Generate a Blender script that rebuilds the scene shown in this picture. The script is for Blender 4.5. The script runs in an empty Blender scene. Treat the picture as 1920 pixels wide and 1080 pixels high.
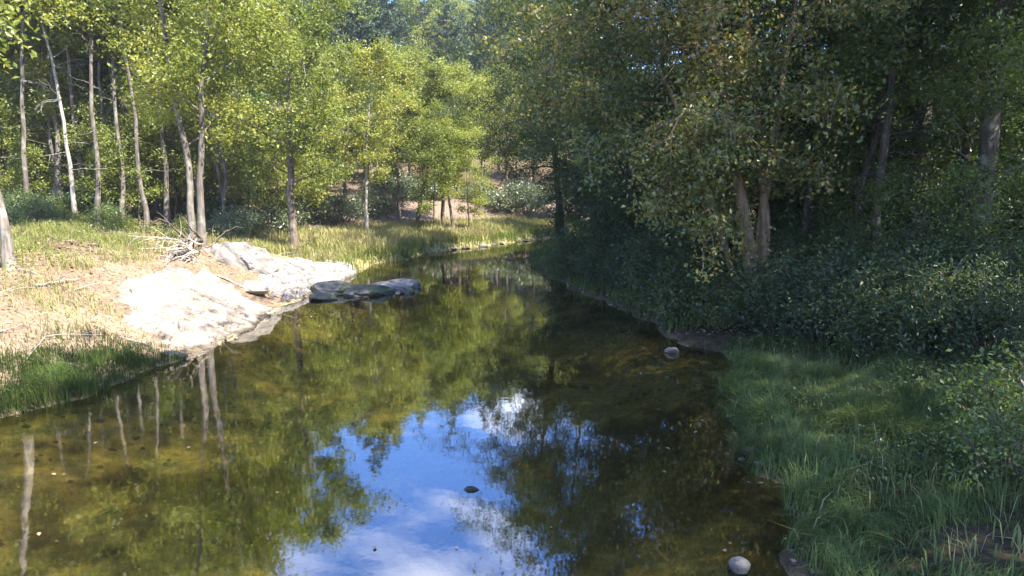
import bpy, math, random
import numpy as np
from mathutils import Vector

# ------------------------------------------------------------------ camera, sky, sun, exposure
scene = bpy.context.scene
CAM_H = 4.0
PITCH = math.radians(8.5)
FPX = 1300.0                      # focal length in pixels of a 1920 wide frame
cd = bpy.data.cameras.new("camera")
cam = bpy.data.objects.new("camera", cd)
scene.collection.objects.link(cam)
cam.location = (0, 0, CAM_H)
cam.rotation_euler = (math.radians(90) - PITCH, 0, 0)
cd.sensor_width = 36.0
cd.lens = 36.0 * FPX / 1920.0
cd.clip_start = 0.1
cd.clip_end = 2000
scene.camera = cam

SUN_AZ = math.radians(125)        # clockwise from +Y
SUN_EL = math.radians(50)
world = bpy.data.worlds.new("World")
scene.world = world
world.use_nodes = True
wn, wl = world.node_tree.nodes, world.node_tree.links
wn.clear()
w_out = wn.new("ShaderNodeOutputWorld")
w_bg = wn.new("ShaderNodeBackground")
w_sky = wn.new("ShaderNodeTexSky")
w_sky.sky_type = 'NISHITA'
w_sky.sun_disc = False
w_sky.sun_elevation = SUN_EL
w_sky.sun_rotation = SUN_AZ
w_sky.altitude = 300
w_sky.air_density = 1.0
w_sky.dust_density = 0.4
w_sky.ozone_density = 3.0
w_bg.inputs["Strength"].default_value = 0.15
w_tc = wn.new("ShaderNodeTexCoord")
w_sep = wn.new("ShaderNodeSeparateXYZ")
w_add = wn.new("ShaderNodeMath"); w_add.operation = 'ADD'; w_add.inputs[1].default_value = 0.12
w_max = wn.new("ShaderNodeMath"); w_max.operation = 'MAXIMUM'; w_max.inputs[1].default_value = 0.05
w_dx = wn.new("ShaderNodeMath"); w_dx.operation = 'DIVIDE'
w_dy = wn.new("ShaderNodeMath"); w_dy.operation = 'DIVIDE'
w_cmb = wn.new("ShaderNodeCombineXYZ")
w_noise = wn.new("ShaderNodeTexNoise")
w_noise.inputs["Scale"].default_value = 1.15
w_noise.inputs["Detail"].default_value = 7
w_noise.inputs["Roughness"].default_value = 0.58
w_noise.inputs["Distortion"].default_value = 0.3
w_ramp = wn.new("ShaderNodeValToRGB")
w_ramp.color_ramp.elements[0].position = 0.53
w_ramp.color_ramp.elements[1].position = 0.74
w_mix = wn.new("ShaderNodeMixRGB")
w_mix.inputs["Color2"].default_value = (7.5, 7.6, 8.0, 1)
w_map = wn.new("ShaderNodeVectorMath"); w_map.operation = 'ADD'
w_map.inputs[1].default_value = (3.1, 0.66, 0)
wl.new(w_tc.outputs["Generated"], w_sep.inputs[0])
wl.new(w_sep.outputs["Z"], w_add.inputs[0]); wl.new(w_add.outputs[0], w_max.inputs[0])
wl.new(w_sep.outputs["X"], w_dx.inputs[0]); wl.new(w_max.outputs[0], w_dx.inputs[1])
wl.new(w_sep.outputs["Y"], w_dy.inputs[0]); wl.new(w_max.outputs[0], w_dy.inputs[1])
wl.new(w_dx.outputs[0], w_cmb.inputs[0]); wl.new(w_dy.outputs[0], w_cmb.inputs[1])
wl.new(w_cmb.outputs[0], w_map.inputs[0]); wl.new(w_map.outputs[0], w_noise.inputs["Vector"])
wl.new(w_noise.outputs["Fac"], w_ramp.inputs[0])
wl.new(w_ramp.outputs["Color"], w_mix.inputs["Fac"])
w_sat = wn.new("ShaderNodeHueSaturation"); w_sat.inputs["Saturation"].default_value = 1.28; w_sat.inputs["Hue"].default_value = 0.515; w_sat.inputs["Value"].default_value = 0.92
wl.new(w_sky.outputs[0], w_sat.inputs["Color"]); wl.new(w_sat.outputs[0], w_mix.inputs["Color1"])
wl.new(w_mix.outputs[0], w_bg.inputs["Color"]); wl.new(w_bg.outputs[0], w_out.inputs["Surface"])

sd = bpy.data.lights.new("sun", 'SUN')
sun = bpy.data.objects.new("sun", sd)
scene.collection.objects.link(sun)
sd.energy = 4.7
sd.angle = math.radians(0.5)
sd.color = (1.0, 0.93, 0.81)
to_sun = Vector((math.sin(SUN_AZ) * math.cos(SUN_EL), math.cos(SUN_AZ) * math.cos(SUN_EL), math.sin(SUN_EL)))
sun.rotation_euler = to_sun.to_track_quat('Z', 'Y').to_euler()
sun.location = to_sun * 200

scene.view_settings.view_transform = 'Standard'
scene.view_settings.look = 'None'
scene.view_settings.gamma = 1.0
scene.view_settings.use_curve_mapping = False
scene.view_settings.exposure = 2.28
scene.cycles.use_denoising = True
scene.cycles.max_bounces = 6
scene.cycles.diffuse_bounces = 4
scene.cycles.glossy_bounces = 2
scene.cycles.transmission_bounces = 3
scene.cycles.transparent_max_bounces = 8
scene.cycles.caustics_reflective = False
scene.cycles.caustics_refractive = False
scene.cycles.sample_clamp_indirect = 6.0

# ------------------------------------------------------------------ helpers
rng = np.random.default_rng(7)
C, S = math.cos(PITCH), math.sin(PITCH)
COL = scene.collection.objects

def ss(a, b, x):
    t = np.clip((np.asarray(x, float) - a) / (b - a), 0, 1)
    return t * t * (3 - 2 * t)

def vnoise(x, y, seed=0):
    x = np.asarray(x, float); y = np.asarray(y, float)
    xi = np.floor(x).astype(np.int64); yi = np.floor(y).astype(np.int64)
    fx = x - xi; fy = y - yi
    fx = fx * fx * (3 - 2 * fx); fy = fy * fy * (3 - 2 * fy)
    def h(a, b):
        n = (a * 374761393 + b * 668265263 + seed * 982451653) & 0x7fffffff
        n = ((n ^ (n >> 13)) * 1274126177) & 0x7fffffff
        return ((n ^ (n >> 16)) & 0xffff) / 65535.0
    return (h(xi, yi) * (1 - fx) + h(xi + 1, yi) * fx) * (1 - fy) + (h(xi, yi + 1) * (1 - fx) + h(xi + 1, yi + 1) * fx) * fy

def fbm(x, y, seed=0, o=4):
    v = 0; a = 0.5
    for i in range(o):
        v = v + a * vnoise(np.asarray(x) * 2 ** i, np.asarray(y) * 2 ** i, seed + i * 17); a *= 0.5
    return v

def tag(o, label=None, cat=None, group=None, kind=None):
    if label: o["label"] = label
    if cat: o["category"] = cat
    if group: o["group"] = group
    if kind: o["kind"] = kind
    return o

def mesh_from(name, V, F, tint=None, smooth=False):
    """V (n,3) array, F list of (k,) index arrays or a (m,k) array"""
    me = bpy.data.meshes.new(name)
    V = np.asarray(V, np.float32)
    if isinstance(F, np.ndarray):
        F = [F]
    F = [f for f in F if len(f)]
    me.vertices.add(len(V)); me.vertices.foreach_set("co", V.ravel())
    nl = sum(f.size for f in F); npoly = sum(len(f) for f in F)
    me.loops.add(nl); me.polygons.add(npoly)
    me.loops.foreach_set("vertex_index", np.concatenate([f.ravel() for f in F]).astype(np.int32))
    st = []; s0 = 0
    for f in F:
        k = f.shape[1]; st.append(s0 + np.arange(len(f)) * k); s0 += f.size
    me.polygons.foreach_set("loop_start", np.concatenate(st).astype(np.int32))
    me.polygons.foreach_set("use_smooth", np.full(npoly, smooth))
    if tint is not None:
        at = me.attributes.new("tint", 'FLOAT', 'POINT')
        at.data.foreach_set("value", np.asarray(tint, np.float32))
    me.update(); me.validate()
    return me

def link(name, me, mat=None, parent=None):
    o = bpy.data.objects.new(name, me)
    COL.link(o)
    if mat is not None and me is not None and len(me.materials) == 0:
        me.materials.append(mat)
    if parent: o.parent = parent
    return o

# ------------------------------------------------------------------ materials
def new_mat(name):
    m = bpy.data.materials.new(name); m.use_nodes = True
    n = m.node_tree.nodes; n.clear()
    out = n.new("ShaderNodeOutputMaterial")
    return m, n, m.node_tree.links, out

def ramp(n, stops):
    r = n.new("ShaderNodeValToRGB")
    el = r.color_ramp.elements
    while len(el) < len(stops): el.new(0.5)
    for e, (p, c) in zip(el, stops):
        e.position = p; e.color = (*c, 1)
    return r

def leaf_mat(name, stops, trans=0.4, gloss=0.12, rough=0.45, tgain=1.0):
    m, n, l, out = new_mat(name)
    at = n.new("ShaderNodeAttribute"); at.attribute_name = "tint"
    oi = n.new("ShaderNodeObjectInfo")
    mr = n.new("ShaderNodeMath"); mr.operation = 'MULTIPLY_ADD'
    mr.inputs[1].default_value = 0.36; mr.inputs[2].default_value = -0.18
    ad = n.new("ShaderNodeMath"); ad.operation = 'ADD'; ad.use_clamp = True
    l.new(oi.outputs["Random"], mr.inputs[0]); l.new(mr.outputs[0], ad.inputs[0]); l.new(at.outputs["Fac"], ad.inputs[1])
    r = ramp(n, stops); l.new(ad.outputs[0], r.inputs[0])
    di = n.new("ShaderNodeBsdfDiffuse"); l.new(r.outputs[0], di.inputs["Color"])
    tr = n.new("ShaderNodeBsdfTranslucent")
    tm = n.new("ShaderNodeMixRGB"); tm.blend_type = 'MULTIPLY'; tm.inputs[0].default_value = 1
    tm.inputs[2].default_value = (1.5 * tgain, 1.45 * tgain, 0.7 * tgain, 1)
    l.new(r.outputs[0], tm.inputs[1]); l.new(tm.outputs[0], tr.inputs["Color"])
    mx = n.new("ShaderNodeMixShader"); mx.inputs[0].default_value = trans
    l.new(di.outputs[0], mx.inputs[1]); l.new(tr.outputs[0], mx.inputs[2])
    gl = n.new("ShaderNodeBsdfGlossy"); gl.inputs["Roughness"].default_value = rough
    gl.inputs["Color"].default_value = (0.8, 0.85, 0.9, 1)
    m2 = n.new("ShaderNodeMixShader"); m2.inputs[0].default_value = gloss * 0.25
    l.new(mx.outputs[0], m2.inputs[1]); l.new(gl.outputs[0], m2.inputs[2])
    l.new(m2.outputs[0], out.inputs["Surface"])
    return m

def bark_mat(name, dark, light, scale=9.0, lichen=0.0):
    m, n, l, out = new_mat(name)
    tc = n.new("ShaderNodeTexCoord")
    mp = n.new("ShaderNodeMapping"); mp.inputs["Scale"].default_value = (scale, scale, scale * 0.16)
    l.new(tc.outputs["Object"], mp.inputs["Vector"])
    no = n.new("ShaderNodeTexNoise"); no.inputs["Scale"].default_value = 1.0; no.inputs["Detail"].default_value = 6
    no.inputs["Roughness"].default_value = 0.65
    l.new(mp.outputs[0], no.inputs["Vector"])
    r = ramp(n, [(0.33, dark), (0.62, light)]); l.new(no.outputs["Fac"], r.inputs[0])
    n2 = n.new("ShaderNodeTexNoise"); n2.inputs["Scale"].default_value = 2.3; n2.inputs["Detail"].default_value = 4
    l.new(tc.outputs["Object"], n2.inputs["Vector"])
    r2 = ramp(n, [(0.52, (0, 0, 0)), (0.66, (lichen, lichen, lichen))]); l.new(n2.outputs["Fac"], r2.inputs[0])
    mx = n.new("ShaderNodeMixRGB"); mx.inputs[2].default_value = (0.34, 0.35, 0.30, 1)
    l.new(r2.outputs[0], mx.inputs[0]); l.new(r.outputs[0], mx.inputs[1])
    b = n.new("ShaderNodeBsdfPrincipled"); b.inputs["Roughness"].default_value = 0.9
    b.inputs["Specular IOR Level"].default_value = 0.2
    l.new(mx.outputs[0], b.inputs["Base Color"])
    bp = n.new("ShaderNodeBump"); bp.inputs["Strength"].default_value = 0.8; bp.inputs["Distance"].default_value = 0.03
    l.new(no.outputs["Fac"], bp.inputs["Height"]); l.new(bp.outputs[0], b.inputs["Normal"])
    l.new(b.outputs[0], out.inputs["Surface"])
    return m

def rock_mat(name, dark, light, vein=(0.05, 0.05, 0.045), moss=0.0, spec=0.25, rough=0.8, stretch=(1, 1, 3)):
    m, n, l, out = new_mat(name)
    tc = n.new("ShaderNodeTexCoord")
    mp = n.new("ShaderNodeMapping"); mp.inputs["Scale"].default_value = stretch
    mp.inputs["Rotation"].default_value = (0.5, 0.3, 0.2)
    l.new(tc.outputs["Object"], mp.inputs["Vector"])
    no = n.new("ShaderNodeTexNoise"); no.inputs["Scale"].default_value = 1.6; no.inputs["Detail"].default_value = 9
    no.inputs["Roughness"].default_value = 0.65
    l.new(mp.outputs[0], no.inputs["Vector"])
    r = ramp(n, [(0.32, dark), (0.58, light)]); l.new(no.outputs["Fac"], r.inputs[0])
    n2 = n.new("ShaderNodeTexNoise"); n2.inputs["Scale"].default_value = 5.0; n2.inputs["Detail"].default_value = 8
    n2.inputs["Roughness"].default_value = 0.7
    l.new(mp.outputs[0], n2.inputs["Vector"])
    r2 = ramp(n, [(0.34, (1, 1, 1)), (0.44, (0, 0, 0))]); l.new(n2.outputs["Fac"], r2.inputs[0])
    mx = n.new("ShaderNodeMixRGB"); mx.inputs[2].default_value = (*vein, 1)
    l.new(r2.outputs[0], mx.inputs[0]); l.new(r.outputs[0], mx.inputs[1])
    last = mx
    if moss:
        n3 = n.new("ShaderNodeTexNoise"); n3.inputs["Scale"].default_value = 1.9; n3.inputs["Detail"].default_value = 5
        l.new(tc.outputs["Object"], n3.inputs["Vector"])
        r3 = ramp(n, [(0.6 - moss * 0.3, (0, 0, 0)), (0.68 - moss * 0.3, (1, 1, 1))]); l.new(n3.outputs["Fac"], r3.inputs[0])
        m3 = n.new("ShaderNodeMixRGB"); m3.inputs[2].default_value = (0.055, 0.075, 0.02, 1)
        l.new(r3.outputs[0], m3.inputs[0]); l.new(mx.outputs[0], m3.inputs[1]); last = m3
    ge = n.new("ShaderNodeNewGeometry"); sp = n.new("ShaderNodeSeparateXYZ"); l.new(ge.outputs["Position"], sp.inputs[0])
    wa = n.new("ShaderNodeMath"); wa.operation = 'MULTIPLY_ADD'; wa.inputs[1].default_value = -0.12
    l.new(no.outputs["Fac"], wa.inputs[0]); l.new(sp.outputs["Z"], wa.inputs[2])
    rw = ramp(n, [(0.0, (0.42, 0.40, 0.36)), (0.05, (1, 1, 1))]); l.new(wa.outputs[0], rw.inputs[0])
    wm = n.new("ShaderNodeMixRGB"); wm.blend_type = 'MULTIPLY'; wm.inputs[0].default_value = 1
    l.new(last.outputs[0], wm.inputs[1]); l.new(rw.outputs[0], wm.inputs[2]); last = wm
    b = n.new("ShaderNodeBsdfPrincipled"); b.inputs["Roughness"].default_value = rough
    b.inputs["Specular IOR Level"].default_value = spec
    l.new(last.outputs[0], b.inputs["Base Color"])
    bp = n.new("ShaderNodeBump"); bp.inputs["Strength"].default_value = 0.7; bp.inputs["Distance"].default_value = 0.06
    l.new(n2.outputs["Fac"], bp.inputs["Height"]); l.new(bp.outputs[0], b.inputs["Normal"])
    l.new(b.outputs[0], out.inputs["Surface"])
    return m

def attr_mat(name, stops, rough=0.9, trans=0.0):
    m, n, l, out = new_mat(name)
    at = n.new("ShaderNodeAttribute"); at.attribute_name = "tint"
    r = ramp(n, stops); l.new(at.outputs["Fac"], r.inputs[0])
    di = n.new("ShaderNodeBsdfDiffuse"); l.new(r.outputs[0], di.inputs["Color"])
    if trans:
        tr = n.new("ShaderNodeBsdfTranslucent"); l.new(r.outputs[0], tr.inputs["Color"])
        mx = n.new("ShaderNodeMixShader"); mx.inputs[0].default_value = trans
        l.new(di.outputs[0], mx.inputs[1]); l.new(tr.outputs[0], mx.inputs[2])
        l.new(mx.outputs[0], out.inputs["Surface"])
    else:
        l.new(di.outputs[0], out.inputs["Surface"])
    return m

M = {}
M['leaf_bright'] = leaf_mat("leaf_bright", [(0.0, (0.072, 0.108, 0.018)), (0.5, (0.180, 0.215, 0.034)), (1.0, (0.340, 0.335, 0.070))], 0.48, 0.13, 0.5)
M['leaf_yellow'] = leaf_mat("leaf_yellow", [(0.0, (0.115, 0.155, 0.026)), (0.5, (0.235, 0.260, 0.046)), (1.0, (0.400, 0.370, 0.100))], 0.48, 0.12, 0.5)
M['leaf_mid'] = leaf_mat("leaf_mid", [(0.0, (0.050, 0.088, 0.020)), (0.55, (0.100, 0.150, 0.028)), (1.0, (0.180, 0.215, 0.042))], 0.45, 0.2)
M['leaf_silver'] = leaf_mat("leaf_silver", [(0.0, (0.050, 0.075, 0.030)), (0.6, (0.110, 0.140, 0.055)), (1.0, (0.200, 0.215, 0.110))], 0.25, 0.28, 0.4)
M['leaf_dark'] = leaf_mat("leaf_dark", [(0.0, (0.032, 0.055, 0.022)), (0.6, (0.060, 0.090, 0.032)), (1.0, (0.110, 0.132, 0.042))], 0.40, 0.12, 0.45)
M['leaf_turn'] = leaf_mat("leaf_turn", [(0.0, (0.055, 0.090, 0.024)), (0.55, (0.105, 0.140, 0.032)), (0.82, (0.230, 0.210, 0.048)), (1.0, (0.300, 0.200, 0.060))], 0.48, 0.2)
M['needle'] = leaf_mat("needle", [(0.0, (0.028, 0.050, 0.022)), (0.6, (0.052, 0.082, 0.032)), (1.0, (0.095, 0.120, 0.045))], 0.25, 0.25, 0.5)
M['needle_far'] = leaf_mat("needle_far", [(0.0, (0.026, 0.052, 0.030)), (0.6, (0.046, 0.080, 0.040)), (1.0, (0.085, 0.120, 0.055))], 0.25, 0.15, 0.5)
M['bark_grey'] = bark_mat("bark_grey", (0.060, 0.050, 0.042), (0.230, 0.200, 0.170), 9, 0.6)
M['bark_brown'] = bark_mat("bark_brown", (0.045, 0.034, 0.026), (0.170, 0.130, 0.098), 9, 0.3)
M['bark_dark'] = bark_mat("bark_dark", (0.025, 0.020, 0.017), (0.090, 0.072, 0.058), 8, 0.25)
M['bark_pale'] = bark_mat("bark_pale", (0.130, 0.110, 0.092), (0.370, 0.330, 0.285), 10, 0.5)
M['bark_mid'] = bark_mat("bark_mid", (0.050, 0.041, 0.034), (0.160, 0.135, 0.114), 9, 0.4)
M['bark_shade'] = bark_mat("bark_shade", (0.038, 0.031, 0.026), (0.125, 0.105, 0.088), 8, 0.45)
M['bark_warm'] = bark_mat("bark_warm", (0.085, 0.058, 0.040), (0.290, 0.205, 0.140), 8, 0.15)
M['dead_wood'] = bark_mat("dead_wood", (0.160, 0.135, 0.110), (0.430, 0.385, 0.330), 14, 0.0)
M['rock_white'] = rock_mat("rock_white", (0.15, 0.115, 0.080), (0.39, 0.335, 0.265), (0.075, 0.055, 0.038))
M['rock_grey'] = rock_mat("rock_grey", (0.06, 0.052, 0.044), (0.205, 0.185, 0.165), (0.035, 0.03, 0.026), 0.0)
M['rock_slate'] = rock_mat("rock_slate", (0.09, 0.08, 0.07), (0.29, 0.265, 0.245), (0.05, 0.045, 0.04), 0.0, 0.3, 0.75, (1, 1, 5))
M['rock_wet'] = rock_mat("rock_wet", (0.018, 0.018, 0.018), (0.070, 0.068, 0.066), (0.010, 0.010, 0.010), 0.35, 0.5, 0.45, (1, 1, 5))
M['rock_damp'] = rock_mat("rock_damp", (0.045, 0.042, 0.040), (0.16, 0.15, 0.145), (0.02, 0.02, 0.02), 0.0, 0.5, 0.5, (1, 1, 5))
M['stone_pale'] = rock_mat("stone_pale", (0.08, 0.075, 0.066), (0.22, 0.205, 0.185), (0.05, 0.045, 0.04))
M['grass_lush'] = attr_mat("grass_lush", [(0, (0.062, 0.096, 0.030)), (0.6, (0.132, 0.182, 0.062)), (0.9, (0.215, 0.255, 0.105)), (1, (0.35, 0.32, 0.19))], trans=0.35)
M['grass_wet'] = attr_mat("grass_wet", [(0, (0.040, 0.070, 0.016)), (0.6, (0.075, 0.115, 0.028)), (1, (0.150, 0.165, 0.055))], trans=0.35)
M['grass_dry'] = attr_mat("grass_dry", [(0, (0.100, 0.140, 0.030)), (0.4, (0.210, 0.220, 0.070)), (0.75, (0.340, 0.300, 0.140)), (1, (0.420, 0.350, 0.220))], trans=0.35)
M['litter'] = attr_mat("litter", [(0, (0.090, 0.055, 0.035)), (0.6, (0.200, 0.140, 0.095)), (1, (0.420, 0.320, 0.230))])

# ------------------------------------------------------------------ the lie of the land
LX = [(-10, -60), (-9.6, 4), (-8.84, 11.5), (-8.1, 12.7), (-8.0, 14.2), (-7.7, 15.2), (-7.4, 16.8), (-7.3, 18.9), (-7.55, 21), (-7.5, 22.9), (-7.1, 25), (-7.0, 31.8), (-7.0, 35), (-5.7, 36.8), (-5.0, 40.5), (-2.7, 44), (0, 48), (2.4, 51.4), (9, 58), (30, 68), (70, 76), (400, 110)]
RX = [(3.3, -60), (3.0, 6.6), (3.3, 7.5), (3.4, 8), (3.5, 9), (3.6, 10), (3.8, 11.1), (4.05, 12.9), (4.9, 14.6), (5.1, 16.2), (4.1, 17.3), (3.9, 20.7), (3.5, 22.6), (2.7, 24.8), (2.0, 28.2), (1.2, 31.8), (0.75, 36.2), (1.4, 42), (3.6, 48), (11, 53), (30, 60), (70, 66), (400, 98)]
LXa, RXa = np.array(LX, float), np.array(RX, float)
def xl(y): return np.interp(y, LXa[:, 1], LXa[:, 0]) + 0.55 * (fbm(np.asarray(y) * 1.3, 3.3, 5, 5) - 0.47)
def xr(y): return np.interp(y, RXa[:, 1], RXa[:, 0]) + 0.95 * (fbm(np.asarray(y) * 1.3, 8.7, 9, 5) - 0.47)
PN = np.array([(0, 0), (.6, .12), (1.4, .40), (2.8, 1.05), (4.4, 1.75), (6.5, 2.1), (12, 2.35), (20, 2.9), (30, 4.5), (50, 9), (100, 24), (300, 60), (900, 90)], float)
PF = np.array([(0, 0), (.5, .3), (3, .55), (9, .9), (14, 1.7), (22, 3), (32, 6), (50, 13), (100, 32), (300, 60), (900, 90)], float)
PR = np.array([(0, 0), (.3, .12), (1.5, .3), (5, .55), (9, .9), (16, 1.8), (30, 4), (60, 10), (120, 26), (300, 50), (900, 80)], float)
def dl(x, y):
    d = xl(y) - x
    return np.where(d < 17, d, 17 + 12 * (1 - np.exp(-np.maximum(d - 17, 0) / 30)))
def terrain(x, y):
    x = np.asarray(x, float); y = np.asarray(y, float)
    d = dl(x, y); e = x - xr(y)
    w = ss(26, 34, y)
    hl = np.interp(d, PN[:, 0], PN[:, 1]) * (1 - w) + np.interp(d, PF[:, 0], PF[:, 1]) * w
    hz = np.interp(y, [64, 80, 100, 140, 200, 300, 900], [0, 1.0, 3.5, 12, 30, 37, 60])
    hl = hl + hz * ss(2, 14, d)
    hr = np.interp(e, PR[:, 0], PR[:, 1])
    m = np.minimum(-d, -e)
    bed = -0.05 - 0.75 * ss(0, 3.2, m) + 0.42 * (fbm(x * 0.22 + y * 0.10, y * 0.30, 21) - 0.3) * ss(0.4, 2.5, m)
    bed = np.minimum(bed, -0.06)
    z = np.where(d > 0, hl, np.where(e > 0, hr, bed))
    land = ss(0.1, 2.5, np.maximum(d, e))
    z = z + land * (0.45 * (fbm(x * 0.35, y * 0.35, 31) - 0.47) + 0.13 * (fbm(x * 1.7, y * 1.7, 41) - 0.47))
    z = z + (1 - land) * 0.05 * (fbm(x * 2.5, y * 2.5, 51) - 0.47) * ss(-0.1, 0.3, np.abs(np.minimum(m, 5)))
    return z
def Z(x, y): return float(terrain(x, y))

def ray(px, py):
    u = (px - 960) / FPX; v = (540 - py) / FPX
    return np.array([u, C + v * S, -S + v * C])
def gp(px, py, tmax=220):
    """where the line of sight through a picture point meets the ground"""
    r = ray(px, py)
    t = np.concatenate([np.arange(4, 70, 0.03), np.arange(70, tmax, 0.25)])
    P = np.array([0, 0, CAM_H]) + t[:, None] * r
    h = np.maximum(terrain(P[:, 0], P[:, 1]), 0)
    k = np.argmax(P[:, 2] < h)
    return P[k, 0], P[k, 1], float(h[k])
def at(px, y):
    """a ground position at depth y in the direction of a picture column"""
    x = (px - 960) / FPX * y
    return x, y, Z(x, y)

# ground sheet
gx = np.unique(np.concatenate([np.linspace(-600, -60, 28), np.linspace(-60, -24, 70), np.linspace(-24, 16, 240), np.linspace(16, 60, 80), np.linspace(60, 600, 28)]))
gy = np.unique(np.concatenate([np.linspace(-300, -20, 15), np.linspace(-20, 4, 30), np.linspace(4, 60, 330), np.linspace(60, 130, 90), np.linspace(130, 800, 50)]))
GX, GY = np.meshgrid(gx, gy)
GZ = terrain(GX, GY)
nx, ny = len(gx), len(gy)
idx = np.arange(nx * ny).reshape(ny, nx)
F = np.stack([idx[:-1, :-1], idx[:-1, 1:], idx[1:, 1:], idx[1:, :-1]], -1).reshape(-1, 4)
g_me = mesh_from("ground", np.stack([GX, GY, GZ], -1).reshape(-1, 3), F, smooth=True)
d_, e_ = dl(GX, GY), GX - xr(GY)
def lerp(a, b, t): return np.asarray(a) * (1 - t[..., None]) + np.asarray(b) * t[..., None]
n1 = fbm(GX * 0.5, GY * 0.5, 61); n2 = fbm(GX * 1.6, GY * 1.6, 71)
col = np.zeros(GX.shape + (3,)) + np.array([0.13, 0.092, 0.062])                    # leaf litter
sandy = ss(0.38, 0.56, n1 + 0.25 * (n2 - 0.5))
near_left = (d_ > 0) * ss(7.5, 4.5, d_) * ss(33, 27, GY) * ss(8, 10, GY)
col = lerp(col, [0.225, 0.168, 0.116], near_left * (0.55 + 0.45 * sandy))
flat = (d_ > 0) * ss(10, 8, d_) * ss(29, 32, GY) * ss(64, 56, GY)
col = lerp(col, [0.24, 0.215, 0.10], flat)
slope = (d_ > 9) * ss(29, 36, GY) * ss(26, 18, d_)
col = lerp(col, [0.20, 0.15, 0.12], slope * 0.8)
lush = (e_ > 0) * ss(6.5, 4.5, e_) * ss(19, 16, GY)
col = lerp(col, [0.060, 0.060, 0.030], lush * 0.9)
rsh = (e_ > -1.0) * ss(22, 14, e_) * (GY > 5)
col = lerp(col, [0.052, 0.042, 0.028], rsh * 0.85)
farw = ss(75, 100, GY)
col = lerp(col, [0.06, 0.075, 0.03], farw)
uw = ss(0.10, -0.05, GZ)
silt = ss(0.43, 0.55, fbm(GX * 0.28, GY * 0.42, 81) + 0.35 * (n2 - 0.47))
sandcol = lerp(lerp(np.zeros(GX.shape + (3,)) + np.array([0.50, 0.44, 0.23]), [0.36, 0.295, 0.145], ss(0.4, 0.55, n2)), [0.075, 0.058, 0.026], silt * 0.85)
mud = np.maximum(ss(-0.9, -0.2, e_), 0.95 * ss(-0.5, 0.0, d_) * np.maximum(ss(18, 16, GY), ss(29, 31, GY) * ss(44, 41, GY)))
sandcol = lerp(sandcol, [0.062, 0.050, 0.034], mud * 0.85)
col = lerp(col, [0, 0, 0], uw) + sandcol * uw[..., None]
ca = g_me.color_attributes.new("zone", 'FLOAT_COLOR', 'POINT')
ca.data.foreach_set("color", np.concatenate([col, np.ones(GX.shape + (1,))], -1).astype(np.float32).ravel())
m, n, l, out = new_mat("ground_soil")
at_ = n.new("ShaderNodeAttribute"); at_.attribute_name = "zone"
tc = n.new("ShaderNodeTexCoord")
no = n.new("ShaderNodeTexNoise"); no.inputs["Scale"].default_value = 7; no.inputs["Detail"].default_value = 8; no.inputs["Roughness"].default_value = 0.7
l.new(tc.outputs["Object"], no.inputs["Vector"])
r = ramp(n, [(0.3, (0.45, 0.43, 0.40)), (0.5, (0.95, 0.95, 0.95)), (0.7, (1.5, 1.45, 1.4))]); l.new(no.outputs["Fac"], r.inputs[0])
mx = n.new("ShaderNodeMixRGB"); mx.blend_type = 'MULTIPLY'; mx.inputs[0].default_value = 1
l.new(at_.outputs["Color"], mx.inputs[1]); l.new(r.outputs[0], mx.inputs[2])
b = n.new("ShaderNodeBsdfDiffuse"); l.new(mx.outputs[0], b.inputs["Color"])
bp = n.new("ShaderNodeBump"); bp.inputs["Strength"].default_value = 0.9; bp.inputs["Distance"].default_value = 0.05
l.new(no.outputs["Fac"], bp.inputs["Height"]); l.new(bp.outputs[0], b.inputs["Normal"])
l.new(b.outputs[0], out.inputs["Surface"])
ground = tag(link("ground", g_me, m), "river valley floor of sandy banks, leaf litter and a shallow sandy river bed", "ground", kind="structure")

# water sheet
wy = np.unique(np.concatenate([np.linspace(-120, 4, 20), np.linspace(4, 60, 80), np.linspace(60, 110, 30)]))
a0, a1 = xl(wy) - 0.7, xr(wy) + 0.7
WV = []; WF = []
for i, y in enumerate(wy):
    for k in range(5):
        WV.append((a0[i] + (a1[i] - a0[i]) * k / 4, y, 0.0))
for i in range(len(wy) - 1):
    for k in range(4):
        q = i * 5 + k; WF.append((q, q + 1, q + 6, q + 5))
w_me = mesh_from("river_water", np.array(WV), np.array(WF), smooth=True)
m, n, l, out = new_mat("river_water")
tc = n.new("ShaderNodeTexCoord")
mp = n.new("ShaderNodeMapping"); mp.inputs["Scale"].default_value = (1.0, 1.0, 1.0)
l.new(tc.outputs["Object"], mp.inputs["Vector"])
no = n.new("ShaderNodeTexNoise"); no.inputs["Scale"].default_value = 2.6; no.inputs["Detail"].default_value = 3; no.inputs["Roughness"].default_value = 0.5
l.new(mp.outputs[0], no.inputs["Vector"])
bp = n.new("ShaderNodeBump"); bp.inputs["Strength"].default_value = 0.10; bp.inputs["Distance"].default_value = 0.012
l.new(no.outputs["Fac"], bp.inputs["Height"])
ge = n.new("ShaderNodeNewGeometry")
dt = n.new("ShaderNodeVectorMath"); dt.operation = 'DOT_PRODUCT'
l.new(ge.outputs["Incoming"], dt.inputs[0]); l.new(bp.outputs[0], dt.inputs[1])
ab = n.new("ShaderNodeMath"); ab.operation = 'ABSOLUTE'; l.new(dt.outputs["Value"], ab.inputs[0])
om = n.new("ShaderNodeMath"); om.operation = 'SUBTRACT'; om.inputs[0].default_value = 1.0; om.use_clamp = True; l.new(ab.outputs[0], om.inputs[1])
p5 = n.new("ShaderNodeMath"); p5.operation = 'POWER'; p5.inputs[1].default_value = 4.0; l.new(om.outputs[0], p5.inputs[0])
F0 = 0.31
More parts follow.
